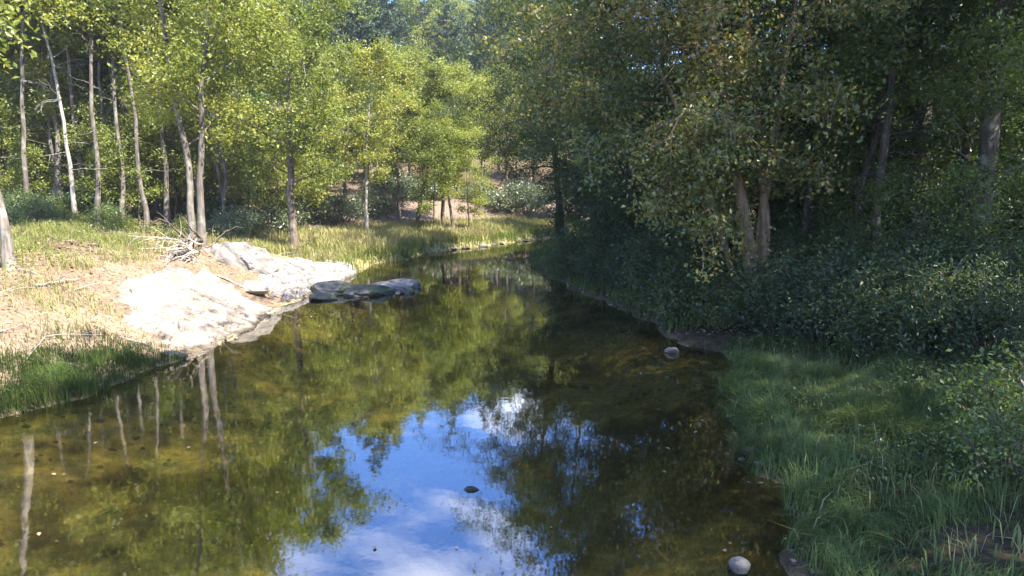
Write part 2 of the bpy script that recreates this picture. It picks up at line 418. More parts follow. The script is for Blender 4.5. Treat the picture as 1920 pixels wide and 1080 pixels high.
fr = n.new("ShaderNodeMath"); fr.operation = 'MULTIPLY_ADD'; fr.inputs[1].default_value = 1 - F0; fr.inputs[2].default_value = F0; l.new(p5.outputs[0], fr.inputs[0])
gl = n.new("ShaderNodeBsdfGlossy"); gl.inputs["Roughness"].default_value = 0.025; l.new(bp.outputs[0], gl.inputs["Normal"])
tr = n.new("ShaderNodeBsdfTransparent"); tr.inputs["Color"].default_value = (0.48, 0.45, 0.26, 1)
di = n.new("ShaderNodeBsdfDiffuse"); di.inputs["Color"].default_value = (0.10, 0.095, 0.035, 1)
mm = n.new("ShaderNodeMixShader"); mm.inputs[0].default_value = 0.06
l.new(tr.outputs[0], mm.inputs[1]); l.new(di.outputs[0], mm.inputs[2])
mx = n.new("ShaderNodeMixShader"); l.new(fr.outputs[0], mx.inputs[0]); l.new(mm.outputs[0], mx.inputs[1]); l.new(gl.outputs[0], mx.inputs[2])
l.new(mx.outputs[0], out.inputs["Surface"])
tag(link("river_water", w_me, m), "calm clear olive-green river mirroring trees and blue sky", "water", kind="structure")

# ------------------------------------------------------------------ plant builders
def unit(v):
    return v / np.maximum(np.linalg.norm(v, axis=-1, keepdims=True), 1e-9)

def tube_arrays(pts, radii, n=6, cap=True):
    pts = np.asarray(pts, float); k = len(pts)
    tan = unit(np.gradient(pts, axis=0))
    ref = np.array([0.31, 0.95, 0.05]) if abs(tan[0, 1]) < 0.8 else np.array([0.95, 0.1, 0.3])
    u = unit(np.cross(tan, ref)); v = np.cross(tan, u)
    a = np.arange(n) * 2 * math.pi / n
    ring = (np.cos(a)[None, :, None] * u[:, None, :] + np.sin(a)[None, :, None] * v[:, None, :]) * np.asarray(radii)[:, None, None]
    V = (pts[:, None, :] + ring).reshape(-1, 3)
    i = np.arange(k - 1)[:, None] * n; j = np.arange(n)[None, :]; j2 = (j + 1) % n
    Fq = np.stack([i + j, i + j2, i + n + j2, i + n + j], -1).reshape(-1, 4)
    return V, Fq

class Wood:
    def __init__(s): s.V = []; s.F = []; s.n = 0
    def add(s, pts, radii, n=6, jit=0.0, rs=None):
        V, Fq = tube_arrays(pts, radii, n)
        if jit:
            c = np.repeat(np.asarray(pts, float), n, 0)
            col_ = np.tile(rs.normal(0, jit, n), len(pts)) + rs.normal(0, jit * 0.6, len(V))
            V = c + (V - c) * (1 + col_)[:, None]
        s.V.append(V); s.F.append(Fq + s.n); s.n += len(V)
    def mesh(s, name): return mesh_from(name, np.concatenate(s.V), np.concatenate(s.F), smooth=True)

def leaves(name, Cn, size, aspect=0.62, up=0.55, tint=None, rs=None, fold=0.12, hang=0.0, axis=None, axw=0.0):
    rs = rs or rng
    n = len(Cn)
    nr = unit(rs.normal(size=(n, 3)) * np.array([1, 1, 0.8]) + np.array([0, 0, up * 2]))
    d = rs.normal(size=(n, 3)) + np.array([0, 0, -hang])
    if axis is not None: d = d * (1 - axw) + axis * axw * 1.7
    d = unit(d - (d * nr).sum(1, keepdims=True) * nr)
    s = np.cross(nr, d)
    L = size * rs.uniform(0.6, 1.25, (n, 1)); W = L * aspect * rs.uniform(0.75, 1.2, (n, 1))
    b = Cn - d * L * 0.5
    V = np.stack([b, Cn + s * W * 0.5 + nr * L * fold, b + d * L, Cn - s * W * 0.5 + nr * L * fold], 1).reshape(-1, 3)
    Fq = np.arange(n * 4).reshape(n, 4)
    if tint is None: tint = np.clip(rs.normal(0.45, 0.2, n), 0, 1)
    return mesh_from(name, V, Fq, np.repeat(tint, 4))

def bend_path(p0, d0, L, k, rs, up=0.0, wob=0.12):
    pts = [np.array(p0, float)]; d = np.array(d0, float); d /= np.linalg.norm(d)
    for i in range(k):
        d = d + rs.normal(size=3) * wob + np.array([0, 0, up / k])
        d /= np.linalg.norm(d)
        pts.append(pts[-1] + d * L / k)
    return np.array(pts)

def sample(path, t):
    s = t * (len(path) - 1); i = min(int(s), len(path) - 2); f = s - i
    return path[i] * (1 - f) + path[i + 1] * f, unit(path[i + 1] - path[i])

def broadleaf(seed, stems, crown0, R, nb, nleaf, lsize, top=1.0, rise=0.55, sub=6, clump=0.42, up=0.55, flare=1.6,
              prof=None, bias=None, droop=0.1, hang=0.2, tint_mu=0.45, aspect=0.62, nbare=0, low=0.0):
    """stems: list of (height, base radius, lean_x, lean_y, base_dx, base_dy). Returns trunk meshes and a crown mesh."""
    rs = np.random.default_rng(seed)
    trunks = []; clumps = []; crad = []; ctint = []
    for si, (H, r0, lx, ly, bx, by) in enumerate(stems):
        w = Wood()
        k = 20
        t = np.linspace(0, 1, k)
        wob = np.cumsum(rs.normal(size=(k, 2)) * H * 0.0032, axis=0)
        P = np.stack([bx + lx * t ** 1.3 + wob[:, 0] * (t > 0.02), by + ly * t ** 1.3 + wob[:, 1] * (t > 0.02), H * t - 0.25 * (t == 0)], -1)
        rad = r0 * (1 - 0.93 * t ** 0.9) + r0 * (flare - 1) * np.exp(-t * 26)
        w.add(P, rad, 12, 0.09, rs)
        for b in range(nb):
            tb = crown0 + (0.98 - crown0) * ((b + rs.uniform(0.1, 0.9)) / nb) ** 0.9
            p, _ = sample(P, tb)
            az = b * 2.39996 + rs.normal() * 0.5 + si * 1.7
            q = (tb - crown0) / (1 - crown0)
            f = prof(q) if prof else (0.55 + 0.9 * q) if q < 0.5 else 1.0 * (1 - ((q - 0.5) / 0.62) ** 2)
            L = max(R * f * rs.uniform(0.7, 1.2), 0.5)
            d = np.array([math.cos(az), math.sin(az), rise + 0.5 * q])
            if bias is not None:
                d[:2] += np.array(bias[:2])
                L *= 0.65 + 0.45 * max(0.0, float(np.dot(unit(d[:2]), unit(np.array(bias[:2], float))) + 0.6))
            bp_ = bend_path(p, d, L, 6, rs, -droop * 1.6, 0.11)
            rb = max(np.interp(tb, t, rad) * 0.36, 0.015)
            w.add(bp_, np.linspace(rb, rb * 0.18, 7), 5)
            btint = rs.normal(0, 0.08)
            for q2 in range(sub):
                ts = 0.28 + 0.72 * (q2 + rs.uniform(0, 1)) / sub
                p2, d2 = sample(bp_, min(ts, 0.99))
                side = unit(np.cross(d2, rs.normal(size=3)))
                dd = d2 * 0.7 + side * 0.9 + np.array([0, 0, 0.12 - droop])
                L2 = L * rs.uniform(0.2, 0.42)
                tw = bend_path(p2, dd, L2, 3, rs, -droop, 0.16)
                w.add(tw, np.linspace(rb * 0.35, 0.006, 4), 4)
                for u_ in (0.45, 0.75, 1.0):
                    c, _ = sample(tw, min(u_, 0.999))
                    clumps.append(c + rs.normal(size=3) * 0.12); crad.append(clump * rs.uniform(0.6, 1.3)); ctint.append(btint + rs.normal(0, 0.06))
        for b in range(nbare):
            tb = rs.uniform(crown0 * 0.35, crown0)
            p, _ = sample(P, tb)
            az = rs.uniform(0, 6.28)
            br = bend_path(p, (math.cos(az), math.sin(az), rs.uniform(-0.1, 0.5)), rs.uniform(0.7, 2.6), 6, rs, -0.1, 0.2)
            w.add(br, np.linspace(0.018, 0.005, 7), 4)
            p2, d2 = sample(br, 0.6)
            w.add(bend_path(p2, d2 + rs.normal(size=3) * 0.6, 0.6, 3, rs, 0, 0.2), np.linspace(0.014, 0.004, 4), 3)
        trunks.append(w.mesh("trunk"))
    clumps = np.array(clumps); crad = np.array(crad); ctint = np.array(ctint)
    if low:
        keep = clumps[:, 2] > low
        clumps, crad, ctint = clumps[keep], crad[keep], ctint[keep]
    ci = rs.integers(0, len(clumps), nleaf)
    Cn = clumps[ci] + rs.normal(size=(nleaf, 3)) * crad[ci][:, None] * np.array([1, 1, 0.6])
    tint = np.clip(tint_mu + ctint[ci] + rs.normal(0, 0.16, nleaf), 0, 1)
    cr = leaves("crown", Cn, lsize, aspect, up, tint, rs, hang=hang)
    return trunks, cr

def conifer(seed, H, r0, crown0, R, nb, spray, slen, droop=0.25, rise=0.05, tuft=False, lean=(0, 0), width=0.16, prof=None, dead=6, bias=None):
    rs = np.random.default_rng(seed)
    w = Wood(); k = 12; t = np.linspace(0, 1, k)
    P = np.stack([lean[0] * t ** 1.2, lean[1] * t ** 1.2, H * t - 0.25 * (t == 0)], -1)
    P[1:, :2] += np.cumsum(rs.normal(size=(k - 1, 2)) * 0.03, 0)
    rad = r0 * (1 - 0.95 * t) + r0 * 0.3 * np.exp(-t * 26)
    w.add(P, rad, 8)
    Cn = []; AX = []; TT = []
    for b in range(nb):
        q = (b + rs.uniform(0, 1)) / nb
        tb = crown0 + (0.985 - crown0) * q
        p, _ = sample(P, tb)
        az = b * 2.39996 + rs.normal() * 0.35
        f = prof(q) if prof else (1 - q) ** 0.75 * (0.75 + 0.25 * min(1, q * 6)) + 0.06
        L = R * f * rs.uniform(0.65, 1.2)
        d = np.array([math.cos(az), math.sin(az), rise + 0.35 * q])
        if bias is not None:
            d[:2] += np.array(bias)
            L *= 0.65 + 0.4 * max(0.0, float(np.dot(unit(d[:2]), unit(np.array(bias, float))) + 0.6))
        br = bend_path(p, d, L, 6, rs, -droop + (0.35 if tuft else 0), 0.06)
        rb = max(np.interp(tb, t, rad) * 0.32, 0.012)
        w.add(br, np.linspace(rb, 0.006, 7), 4)
        bt = rs.normal(0, 0.1)
        ns = max(3, int(L / (0.30 if not tuft else 0.38)))
        for j in range(ns):
            ts = 0.2 + 0.8 * (j + 0.5) / ns
            p2, d2 = sample(br, min(ts, 0.99))
            for sgn in (-1, 1):
                hor = unit(np.array([-d2[1] * sgn, d2[0] * sgn, 0.0]))
                dd = unit(d2 * 0.75 + hor * 0.85 + np.array([0, 0, -0.12 * droop * 3 + rs.normal() * 0.12]))
                L2 = L * 0.33 * (1.15 - ts * 0.75) * rs.uniform(0.6, 1.2)
                m_ = max(2, int(spray * L2 / 0.5))
                u_ = rs.uniform(0.1, 1.0, m_)[:, None]
                pos = p2 + dd * L2 * u_ + np.array([0, 0, -1]) * (u_ ** 2) * L2 * droop * 0.6
                pos = pos + rs.normal(size=(m_, 3)) * (0.05 if not tuft else 0.11) * np.array([1, 1, 0.7])
                Cn.append(pos)
                AX.append(np.repeat((dd + np.array([0, 0, -droop * 0.5]))[None], m_, 0)); TT.append(np.full(m_, bt))
    for b in range(dead):
        tb = rs.uniform(crown0 * 0.3, crown0); p, _ = sample(P, tb); az = rs.uniform(0, 6.28)
        br = bend_path(p, (math.cos(az), math.sin(az), rs.uniform(-0.2, 0.3)), rs.uniform(0.8, 2.2), 5, rs, -0.1, 0.15)
        w.add(br, np.linspace(0.022, 0.005, 6), 4)
    Cn = np.concatenate(Cn); AX = np.concatenate(AX); TT = np.concatenate(TT)
    tint = np.clip(0.42 + TT + rs.normal(0, 0.17, len(Cn)), 0, 1)
    cr = leaves("crown", Cn, slen, width, 0.5, tint, rs, fold=0.04, axis=AX, axw=0.5 if not tuft else 0.35)
    return [w.mesh("trunk")], cr

def shrub(seed, R, H, nstem, nleaf, lsize, aspect=0.42, clump=0.22, up=0.5, tint_mu=0.45, hang=0.3):
    rs = np.random.default_rng(seed); w = Wood(); cl = []
    for i in range(nstem):
        az = i * 2.39996 + rs.normal() * 0.3; q = math.sqrt((i + 0.5) / nstem)
        tip = np.array([math.cos(az) * R * q, math.sin(az) * R * q, H * math.sqrt(max(0.05, 1 - (q * 0.93) ** 2)) * rs.uniform(0.75, 1.15)])
        base = np.array([math.cos(az) * 0.15 * R * q, math.sin(az) * 0.15 * R * q, -0.1])
        mid = base * 0.5 + tip * 0.5 + np.array([0, 0, H * 0.12]) + rs.normal(size=3) * 0.08 * R
        tt = np.linspace(0, 1, 6)[:, None]
        P = base * (1 - tt) ** 2 + 2 * mid * tt * (1 - tt) + tip * tt ** 2
        w.add(P, np.linspace(0.028, 0.008, 6), 5)
        for j in range(7):
            s_ = rs.uniform(0.45, 1.0); p, d = sample(P, min(s_, 0.99))
            q2 = bend_path(p, d * 0.5 + rs.normal(size=3) * 0.7 + np.array([0, 0, 0.2]), R * rs.uniform(0.15, 0.4), 3, rs, 0, 0.15)
            w.add(q2, np.linspace(0.010, 0.004, 4), 3)
            cl.append(q2[-1]); cl.append(q2[-2])
    cl = np.array(cl); ci = rs.integers(0, len(cl), nleaf)
    Cn = cl[ci] + rs.normal(size=(nleaf, 3)) * clump * np.array([1, 1, 0.7])
    Cn[:, 2] = np.maximum(Cn[:, 2], 0.03)
    ct = rs.normal(0, 0.08, len(cl))
    tint = np.clip(tint_mu + ct[ci] + rs.normal(0, 0.17, nleaf), 0, 1)
    return [w.mesh("stem")], leaves("foliage", Cn, lsize, aspect, up, tint, rs, hang=hang)

def put(name, proto, loc, label, cat, group, bark, leaf, rz=0.0, sc=1.0, tilt=(0, 0), parts=("trunk", "crown"), sz=None):
    """one plant: an Empty at its foot with its stems and its foliage as parts"""
    e = bpy.data.objects.new(name, None); e.empty_display_size = 0.3; COL.link(e)
    e.location = loc; e.rotation_euler = (tilt[0], tilt[1], rz); e.scale = (sc, sc, sz or sc)
    tag(e, label, cat, group)
    for tm in proto[0]: link(parts[0], tm, bark, e)
    link(parts[1], proto[1], leaf, e)
    return e

def recol(proto, bark=None, leaf=None):
    """same shapes, other materials (copies the mesh data once)"""
    a = [m_.copy() for m_ in proto[0]]; b_ = proto[1].copy()
    for m_ in a: m_.materials.clear()
    b_.materials.clear()
    return a, b_

# ------------------------------------------------------------------ left bank: named trees
R_ = random.Random(11)
G_WOOD = "tall trees in the wood behind the rock bank"

tw = broadleaf(101, [(14.5, 0.125, -1.3, 0.3, -0.10, 0.0), (16, 0.145, 1.9, -0.6, 0.10, 0.05)], 0.24, 4.3, 20, 34000, 0.155, rise=0.6, sub=7, clump=0.32, tint_mu=0.52)
x, y, z = gp(372, 462)
put("twin_trunk_tree", tw, (x, y, z - 0.15), "tall leafy tree with twin pale trunks rooted above the white rock slab", "tree", None, M['bark_mid'], M['leaf_bright'])
TWIN = (x, y, z)

jt = broadleaf(102, [(14.5, 0.22, 0.5, 0.2, 0, 0)], 0.22, 4.3, 26, 32000, 0.165, rise=0.45, sub=7, clump=0.34, tint_mu=0.55, flare=1.25)
x, y, z = gp(550, 474)
put("maple_tree", jt, (x, y, z - 0.1), "leafy tree with one thick dark trunk standing at the back of the sloping rock ledge", "tree", None, M['bark_brown'], M['leaf_bright'], rz=0.6)

# tall forest trees (shared kinds)
tallA = broadleaf(111, [(20, 0.115, -0.5, 0.3, 0, 0)], 0.40, 3.0, 20, 11500, 0.20, rise=0.65, sub=5, clump=0.36, nbare=8)
tallB = broadleaf(112, [(20, 0.15, 0.8, -0.2, 0, 0)], 0.34, 3.3, 22, 12000, 0.20, rise=0.6, sub=5, clump=0.38, nbare=7)
tallC = broadleaf(113, [(19, 0.125, 0.3, 0.3, 0, 0), (17.5, 0.10, -1.6, 0.5, 0.14, 0.1)], 0.38, 2.8, 14, 14000, 0.20, rise=0.7, sub=5, clump=0.36, nbare=5)
tallA2, tallB2, tallC2 = recol(tallA), recol(tallB), recol(tallC)

def placed(px, py, zoff=-0.1):
    x, y, z = gp(px, py); return (x, y, z + zoff)

put("slender_tree", tallA, placed(145, 424), "slender straight tree with pale grey trunk at the shaded edge of the wood", "tree", None, M['bark_pale'], M['leaf_bright'], 0.4, 1.0, (0.0, -0.02))
put("dark_trunk_tree", tallB, placed(132, 392), "tall tree with thicker dark trunk just behind the slender pale trunk", "tree", None, M['bark_dark'], M['leaf_mid'], 1.2, 1.05, (0, -0.05))
put("forked_tree", tallC2, placed(297, 396), "tall pale brown tree forking into two stems beside the leaning dead log", "tree", None, M['bark_pale'], M['leaf_bright'], 2.0, 1.0, (0, -0.02))
forest = [(78, 40, 0), (163, 37, 1), (212, 38, 2), (228, 43, 1), (256, 41, 0), (268, 42, 0), (200, 45, 1), (38, 39, 2), (100, 46, 0), (318, 38, 0), (345, 44, 1), (8, 37, 1),
          (184, 50, 0), (300, 47, 1), (420, 40, 2), (452, 44, 0), (478, 48, 1), (-50, 36, 2), (-110, 40, 0), (60, 52, 1), (125, 55, 0), (240, 54, 1), (15, 47, 0), (280, 58, 0), (150, 62, 1), (390, 47, 0), (55, 35, 0), (112, 36.5, 2), (190, 35.5, 0), (236, 36, 0), (246, 38, 1), (275, 36.5, 0), (312, 43, 2), (28, 43, 0), (88, 49, 1), (172, 46, 0), (222, 49, 0), (-20, 42, 0)]
protos = [(tallA2, M['bark_mid'], M['leaf_yellow']), (tallB2, M['bark_brown'], M['leaf_bright']), (tallC, M['bark_mid'], M['leaf_bright'])]
for i, (px, py, k) in enumerate(forest):
    p, bk, lf = protos[k]
    lab = ["tall thin grey-trunked tree among the trunks of the left-bank wood", "tall brown-trunked leafy tree among the trunks of the left-bank wood", "tall two-stemmed grey tree among the trunks of the left-bank wood"][k]
    put("forest_tree", p, (lambda q: (q[0], q[1], q[2] - .1))(at(px, py)), lab, "tree", G_WOOD, bk, lf, R_.uniform(0, 6.28), R_.uniform(0.85, 1.15), (R_.uniform(-.04, .04), R_.uniform(-.05, .05)))
# deeper rows of the same wood
for i in range(46):
    px = R_.uniform(-160, 640); y = R_.uniform(54, 90)
    x, y, z = at(px, y); k = i % 3
    p, bk, lf = protos[k]
    lab = ["tall thin grey-trunked tree among the trunks of the left-bank wood", "tall brown-trunked leafy tree among the trunks of the left-bank wood", "tall two-stemmed grey tree among the trunks of the left-bank wood"][k]
    put("forest_tree", p, (x, y, z - .1), lab, "tree", G_WOOD, bk, lf, R_.uniform(0, 6.28), R_.uniform(0.85, 1.2), (R_.uniform(-.04, .04), R_.uniform(-.05, .05)))

# leafy saplings and understorey
sapA = broadleaf(121, [(6.5, 0.06, 0.3, 0.1, 0, 0)], 0.22, 2.1, 18, 8000, 0.16, rise=0.35, sub=5, clump=0.32, tint_mu=0.55)
sapB = broadleaf(122, [(8.5, 0.075, -0.4, 0.2, 0, 0)], 0.2, 2.4, 22, 9500, 0.16, rise=0.3, sub=5, clump=0.34, tint_mu=0.5)
sapA2, sapB2 = recol(sapA), recol(sapB)
for i in range(44):
    px = R_.uniform(-140, 620); y = R_.uniform(43 if px < 420 else 40, 72)
    x, y, z = at(px, y)
    if float(dl(x, y)) < 8: continue
    p, lf = [(sapA, M['leaf_bright']), (sapB, M['leaf_mid']), (sapA2, M['leaf_yellow'])][i % 3]
    put("sapling", p, (x, y, z - .05), ["young bright green sapling under the tall left-bank trees", "young mid green sapling under the tall left-bank trees", "young yellow-green sapling under the tall left-bank trees"][i % 3], "sapling", "saplings under the left-bank wood", M['bark_brown'], lf, R_.uniform(0, 6.28), R_.uniform(0.7, 1.15))
for i, (px, y, s) in enumerate([(5, 36, 0.8), (72, 36.5, 0.7), (135, 37.5, 0.85), (205, 36.5, 0.75), (262, 37.5, 0.85), (20, 41, 1.0), (95, 38.5, 0.9), (120, 44, 1.2), (178, 41, 1.0), (240, 39, 0.85), (285, 43, 1.15), (330, 40, 1.0), (-40, 39, 1.1), (60, 46, 1.3), (205, 47, 1.3), (360, 42, 1.1), (155, 50, 1.4), (270, 50, 1.4)]):
    put("sapling", (sapB2, sapA)[i % 2], (lambda q: (q[0], q[1], q[2] - .05))(at(px, y)), ["leafy yellow-green sapling filling the gaps between the left-bank trunks", "leafy bright sapling filling the gaps between the left-bank trunks"][i % 2], "sapling", "saplings between the left-bank trunks", M['bark_dark'], M['leaf_bright'], R_.uniform(0, 6.28), s)
# two small saplings and a leafy one beside the rock ledge
put("sapling", sapA, placed(505, 440), "small dark-stemmed sapling in the tall dry grass behind the rock ledge", "sapling", None, M['bark_brown'], M['leaf_bright'], 1.0, 0.95)
put("sapling", sapB, placed(488, 412), "thin sapling at the back of the dry grass above the broken stump", "sapling", None, M['bark_brown'], M['leaf_mid'], 2.0, 0.9)

# leaning left-edge trunk
lt = broadleaf(131, [(9, 0.13, -1.9, 0.3, 0, 0)], 0.55, 2.2, 12, 5000, 0.17, rise=0.6)
put("leaning_tree", lt, placed(20, 506), "leaning grey tree rising out of the tall weeds on the left bank", "tree", None, M['bark_grey'], M['leaf_bright'])

# riverside trees further up the left bank
rvA = broadleaf(141, [(13.5, 0.19, 0.9, -0.2, 0, 0)], 0.36, 3.9, 22, 14000, 0.20, rise=0.6, sub=6, clump=0.34, tint_mu=0.5, nbare=5)
rvB = broadleaf(142, [(14, 0.17, 0.5, 0.2, 0, 0)], 0.30, 3.2, 24, 13500, 0.20, rise=0.6, sub=5, clump=0.36, tint_mu=0.48, nbare=5)
rvA2, rvB2 = recol(rvA), recol(rvB)
put("riverside_tree", rvB, placed(688, 438), "slim pale tree with bright crown at the back of the dry grass flat", "tree", None, M['bark_pale'], M['leaf_yellow'], 0.3, 0.82)
put("riverside_tree", rvB2, placed(747, 420), "slim dark tree with high bright crown on the leaf-covered slope", "tree", None, M['bark_brown'], M['leaf_bright'], 1.8, 0.85)
put("riverside_tree", rvA2, placed(782, 424), "tree leaning uphill with brown trunk on the leaf-covered slope", "tree", None, M['bark_brown'], M['leaf_bright'], 0.1, 0.8, (0.0, 0.14))
put("riverside_tree", rvA, placed(831, 427), "broad yellow-green tree with straight brown trunk above the far river bend", "tree", None, M['bark_brown'], M['leaf_yellow'], 0.0, 0.8)
put("riverside_tree", rvA, placed(851, 438), "yellow-green tree with lower trunk leaning towards the water at the far bend", "tree", None, M['bark_brown'], M['leaf_yellow'], 2.6, 0.6, (0, 0.12))
put("sapling", sapB2, placed(812, 436), "thin dark sapling between two brown trunks on the leafy slope", "sapling", None, M['bark_dark'], M['leaf_yellow'], 2.6, 0.8)
put("sapling", sapB2, placed(882, 437), "small yellow-green sapling with bare stem on the low far bank", "sapling", None, M['bark_dark'], M['leaf_yellow'], 0.6, 0.75)
for i, (px, y) in enumerate([(650, 56), (600, 48), (710, 62), (770, 66), (640, 70), (700, 76), (860, 64), (905, 68), (950, 66), (935, 76), (800, 78), (1000, 72), (1060, 70)]):
    p, lf, bk = [(rvA2, M['leaf_bright'], M['bark_brown']), (rvB, M['leaf_yellow'], M['bark_pale']), (rvB2, M['leaf_bright'], M['bark_brown'])][i % 3]
    put("hillside_tree", p, (lambda q: (q[0], q[1], q[2] - .1))(at(px, y)), ["bright green spreading tree on the sunlit slope beyond the river bend", "yellow-green slim tree on the sunlit slope beyond the river bend", "bright green upright tree on the sunlit slope beyond the river bend"][i % 3], "tree", "trees on the slope beyond the bend", bk, lf, R_.uniform(0, 6.28), R_.uniform(0.7, 0.9))

# pines behind
pnA = conifer(151, 22, 0.26, 0.18, 4.2, 80, 24, 0.36, droop=0.12, rise=0.12, tuft=True, width=0.30, dead=4)
pnB = conifer(152, 19, 0.22, 0.12, 3.9, 76, 24, 0.36, droop=0.2, rise=0.05, tuft=True, width=0.30, dead=3)
for i, (px, y, s) in enumerate([(690, 70, 1.02), (655, 76, 1.05), (735, 80, 1.0), (760, 84, 1.0), (712, 88, 1.15), (800, 98, 1.1), (842, 84, 0.95), (868, 92, 0.95), (905, 100, 1.1), (640, 92, 1.2), (780, 110, 1.15), (835, 112, 1.0), (930, 92, 1.0), (600, 84, 1.1)]):
    x, y, z = at(px, y)
    put("white_pine", (pnA, pnB)[i % 2], (x, y, z - .1), ["tall blue-green pine with tiered branches on the slope behind the bright trees", "conical blue-green pine with drooping tiers on the slope behind the bright trees"][i % 2], "pine tree", "pines on the slope behind the bend", M['bark_dark'], M['needle_far'], R_.uniform(0, 6.28), s)

# far hillside trees
farA = recol(rvA); farB = recol(rvB)
for i in range(130):
    y = R_.uniform(95, 210); px = R_.uniform(520, 1150)
    x, y, z = at(px, y); k = i % 4
    if k == 3:
        put("far_pine", pnB, (x, y, z - .1), "distant pine on the wooded hill at the head of the valley", "pine tree", "trees on the far hill", M['bark_dark'], M['needle_far'], R_.uniform(0, 6.28), R_.uniform(0.9, 1.2))
    else:
        put("far_tree", (farA, farB, farA)[k], (x, y, z - .1), "distant round-crowned tree on the wooded hill at the head of the valley", "tree", "trees on the far hill", M['bark_brown'], (M['leaf_bright'], M['leaf_bright'], M['leaf_bright'])[k], R_.uniform(0, 6.28), R_.uniform(1.0, 1.5))

# shrubs, left side
shA = shrub(161, 1.5, 1.7, 16, 3600, 0.15, 0.40, 0.24)
shB = shrub(162, 1.1, 1.2, 13, 2600, 0.12, 0.5, 0.2)
shA2, shB2 = recol(shA), recol(shB)
SP = ("stem", "foliage")
for i, (px, y) in enumerate([(585, 47), (610, 50), (640, 48), (660, 51), (700, 52), (560, 50), (725, 56), (540, 45), (760, 60), (790, 62), (520, 42), (470, 40), (440, 38), (820, 62), (905, 62), (930, 60), (960, 62), (880, 64), (1000, 62), (1030, 64), (985, 60)]):
    x, y, z = at(px, y)
    put("rhododendron_shrub", (shA, shB)[i % 2], (x, y, z - .05), ["wide silvery-green leathery-leaved shrub at the back of the dry grass flat", "low silvery-green leathery-leaved shrub at the back of the dry grass flat"][i % 2], "shrub", "shrubs along the back of the left bank", M['bark_brown'], M['leaf_silver'], R_.uniform(0, 6.28), R_.uniform(0.9, 1.6), parts=SP)
for i in range(26):
    px = R_.uniform(-60, 420); y = R_.uniform(33, 52)
    x, y, z = at(px, y)
    if float(dl(x, y)) < 9: continue
    put("understorey_shrub", (shB2, shA2)[i % 2], (x, y, z - .05), ["low bright green bush on the forest floor of the left-bank wood", "wide dark green bush on the forest floor of the left-bank wood"][i % 2], "shrub", "bushes on the left-bank forest floor", M['bark_brown'], (M['leaf_bright'], M['leaf_mid'])[i % 2], R_.uniform(0, 6.28), R_.uniform(0.6, 1.1), parts=SP)
put("pale_bush", shB, placed(425, 418), "pale olive bush leaning over the broken stump above the boulder", "shrub", None, M['bark_brown'], M['leaf_silver'], 0.4, 1.25, parts=SP)

# ------------------------------------------------------------------ right bank trees
big = broadleaf(201, [(14, 0.19, -3.4, -0.6, -0.12, 0.0), (13.5, 0.16, -1.2, 0.5, 0.2, 0.1), (12.5, 0.14, 1.5, 1.2, 0.05, 0.22), (11, 0.10, -4.6, 0.8, -0.25, 0.1)], 0.24, 3.3, 20, 52000, 0.13, rise=0.34, sub=9, clump=0.28, bias=(-0.45, -0.25), droop=0.42, hang=0.6, tint_mu=0.50, up=0.4)
x, y, z = gp(1418, 598)
put("leaning_birch", big, (x, y, z - .15), "many-stemmed tree with pale brown trunks and yellowing leaves drooping over the water", "tree", None, M['bark_warm'], M['leaf_turn'])

hemA = conifer(211, 19, 0.27, 0.08, 4.4, 95, 34, 0.10, droop=0.45, rise=0.02, width=0.42, dead=5, bias=(-0.25, -0.1))
hemB = conifer(212, 16, 0.22, 0.05, 4.0, 90, 34, 0.10, droop=0.5, rise=0.0, width=0.42, dead=5)
x, y, z = at(1052, 38.5)
put("leaning_tree", broadleaf(213, [(16, 0.25, -1.8, -0.6, 0, 0)], 0.24, 4.4, 34, 46000, 0.13, rise=0.16, sub=8, clump=0.30, droop=0.32, hang=0.6, bias=(-0.3, -0.1), aspect=0.45), (x, y, z - .1), "dark-trunked tree leaning over the water at the narrow river bend", "tree", None, M['bark_dark'], M['leaf_dark'])
for i, (px, y, s) in enumerate([(1165, 36, 0.8), (1150, 45, 0.7), (1290, 29, 0.9), (1230, 40, 0.85), (1370, 31, 1.0), (1430, 27, 1.0), (1230, 48, 0.85), (1110, 56, 0.8)]):
    x, y, z = at(px, y)
    put("hemlock_tree", (hemA, hemB)[i % 2], (x, y, z - .1), ["tall shaded hemlock with sweeping boughs along the right bank", "shaded hemlock with boughs hanging almost to the ground along the right bank"][i % 2], "hemlock tree", "hemlocks along the right bank", M['bark_dark'], M['needle'], R_.uniform(-0.5, 0.5), s)
rbA = broadleaf(221, [(18, 0.30, 0.4, 0.2, 0, 0)], 0.38, 4.2, 24, 26000, 0.13, rise=0.35, sub=6, clump=0.4, droop=0.2, hang=0.4, nbare=8)
rbB = broadleaf(222, [(16, 0.14, -0.3, 0.3, 0, 0)], 0.34, 3.4, 24, 20000, 0.13, rise=0.35, sub=6, clump=0.4, droop=0.2, hang=0.4, nbare=10)
dcA = broadleaf(223, [(17, 0.20, -2.2, -0.8, 0, 0)], 0.10, 4.2, 34, 52000, 0.12, rise=0.22, sub=8, clump=0.32, droop=0.4, hang=0.6, bias=(-0.35, -0.15))
for i, (px, y, s) in enumerate([(1120, 36, 0.82), (1185, 31, 0.8), (1250, 27, 0.78), (1315, 23.5, 0.75)]):
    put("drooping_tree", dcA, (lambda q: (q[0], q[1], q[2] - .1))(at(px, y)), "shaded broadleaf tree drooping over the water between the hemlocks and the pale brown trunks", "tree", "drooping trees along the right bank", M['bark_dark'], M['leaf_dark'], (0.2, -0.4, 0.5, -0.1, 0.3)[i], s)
OV = recol(dcA)
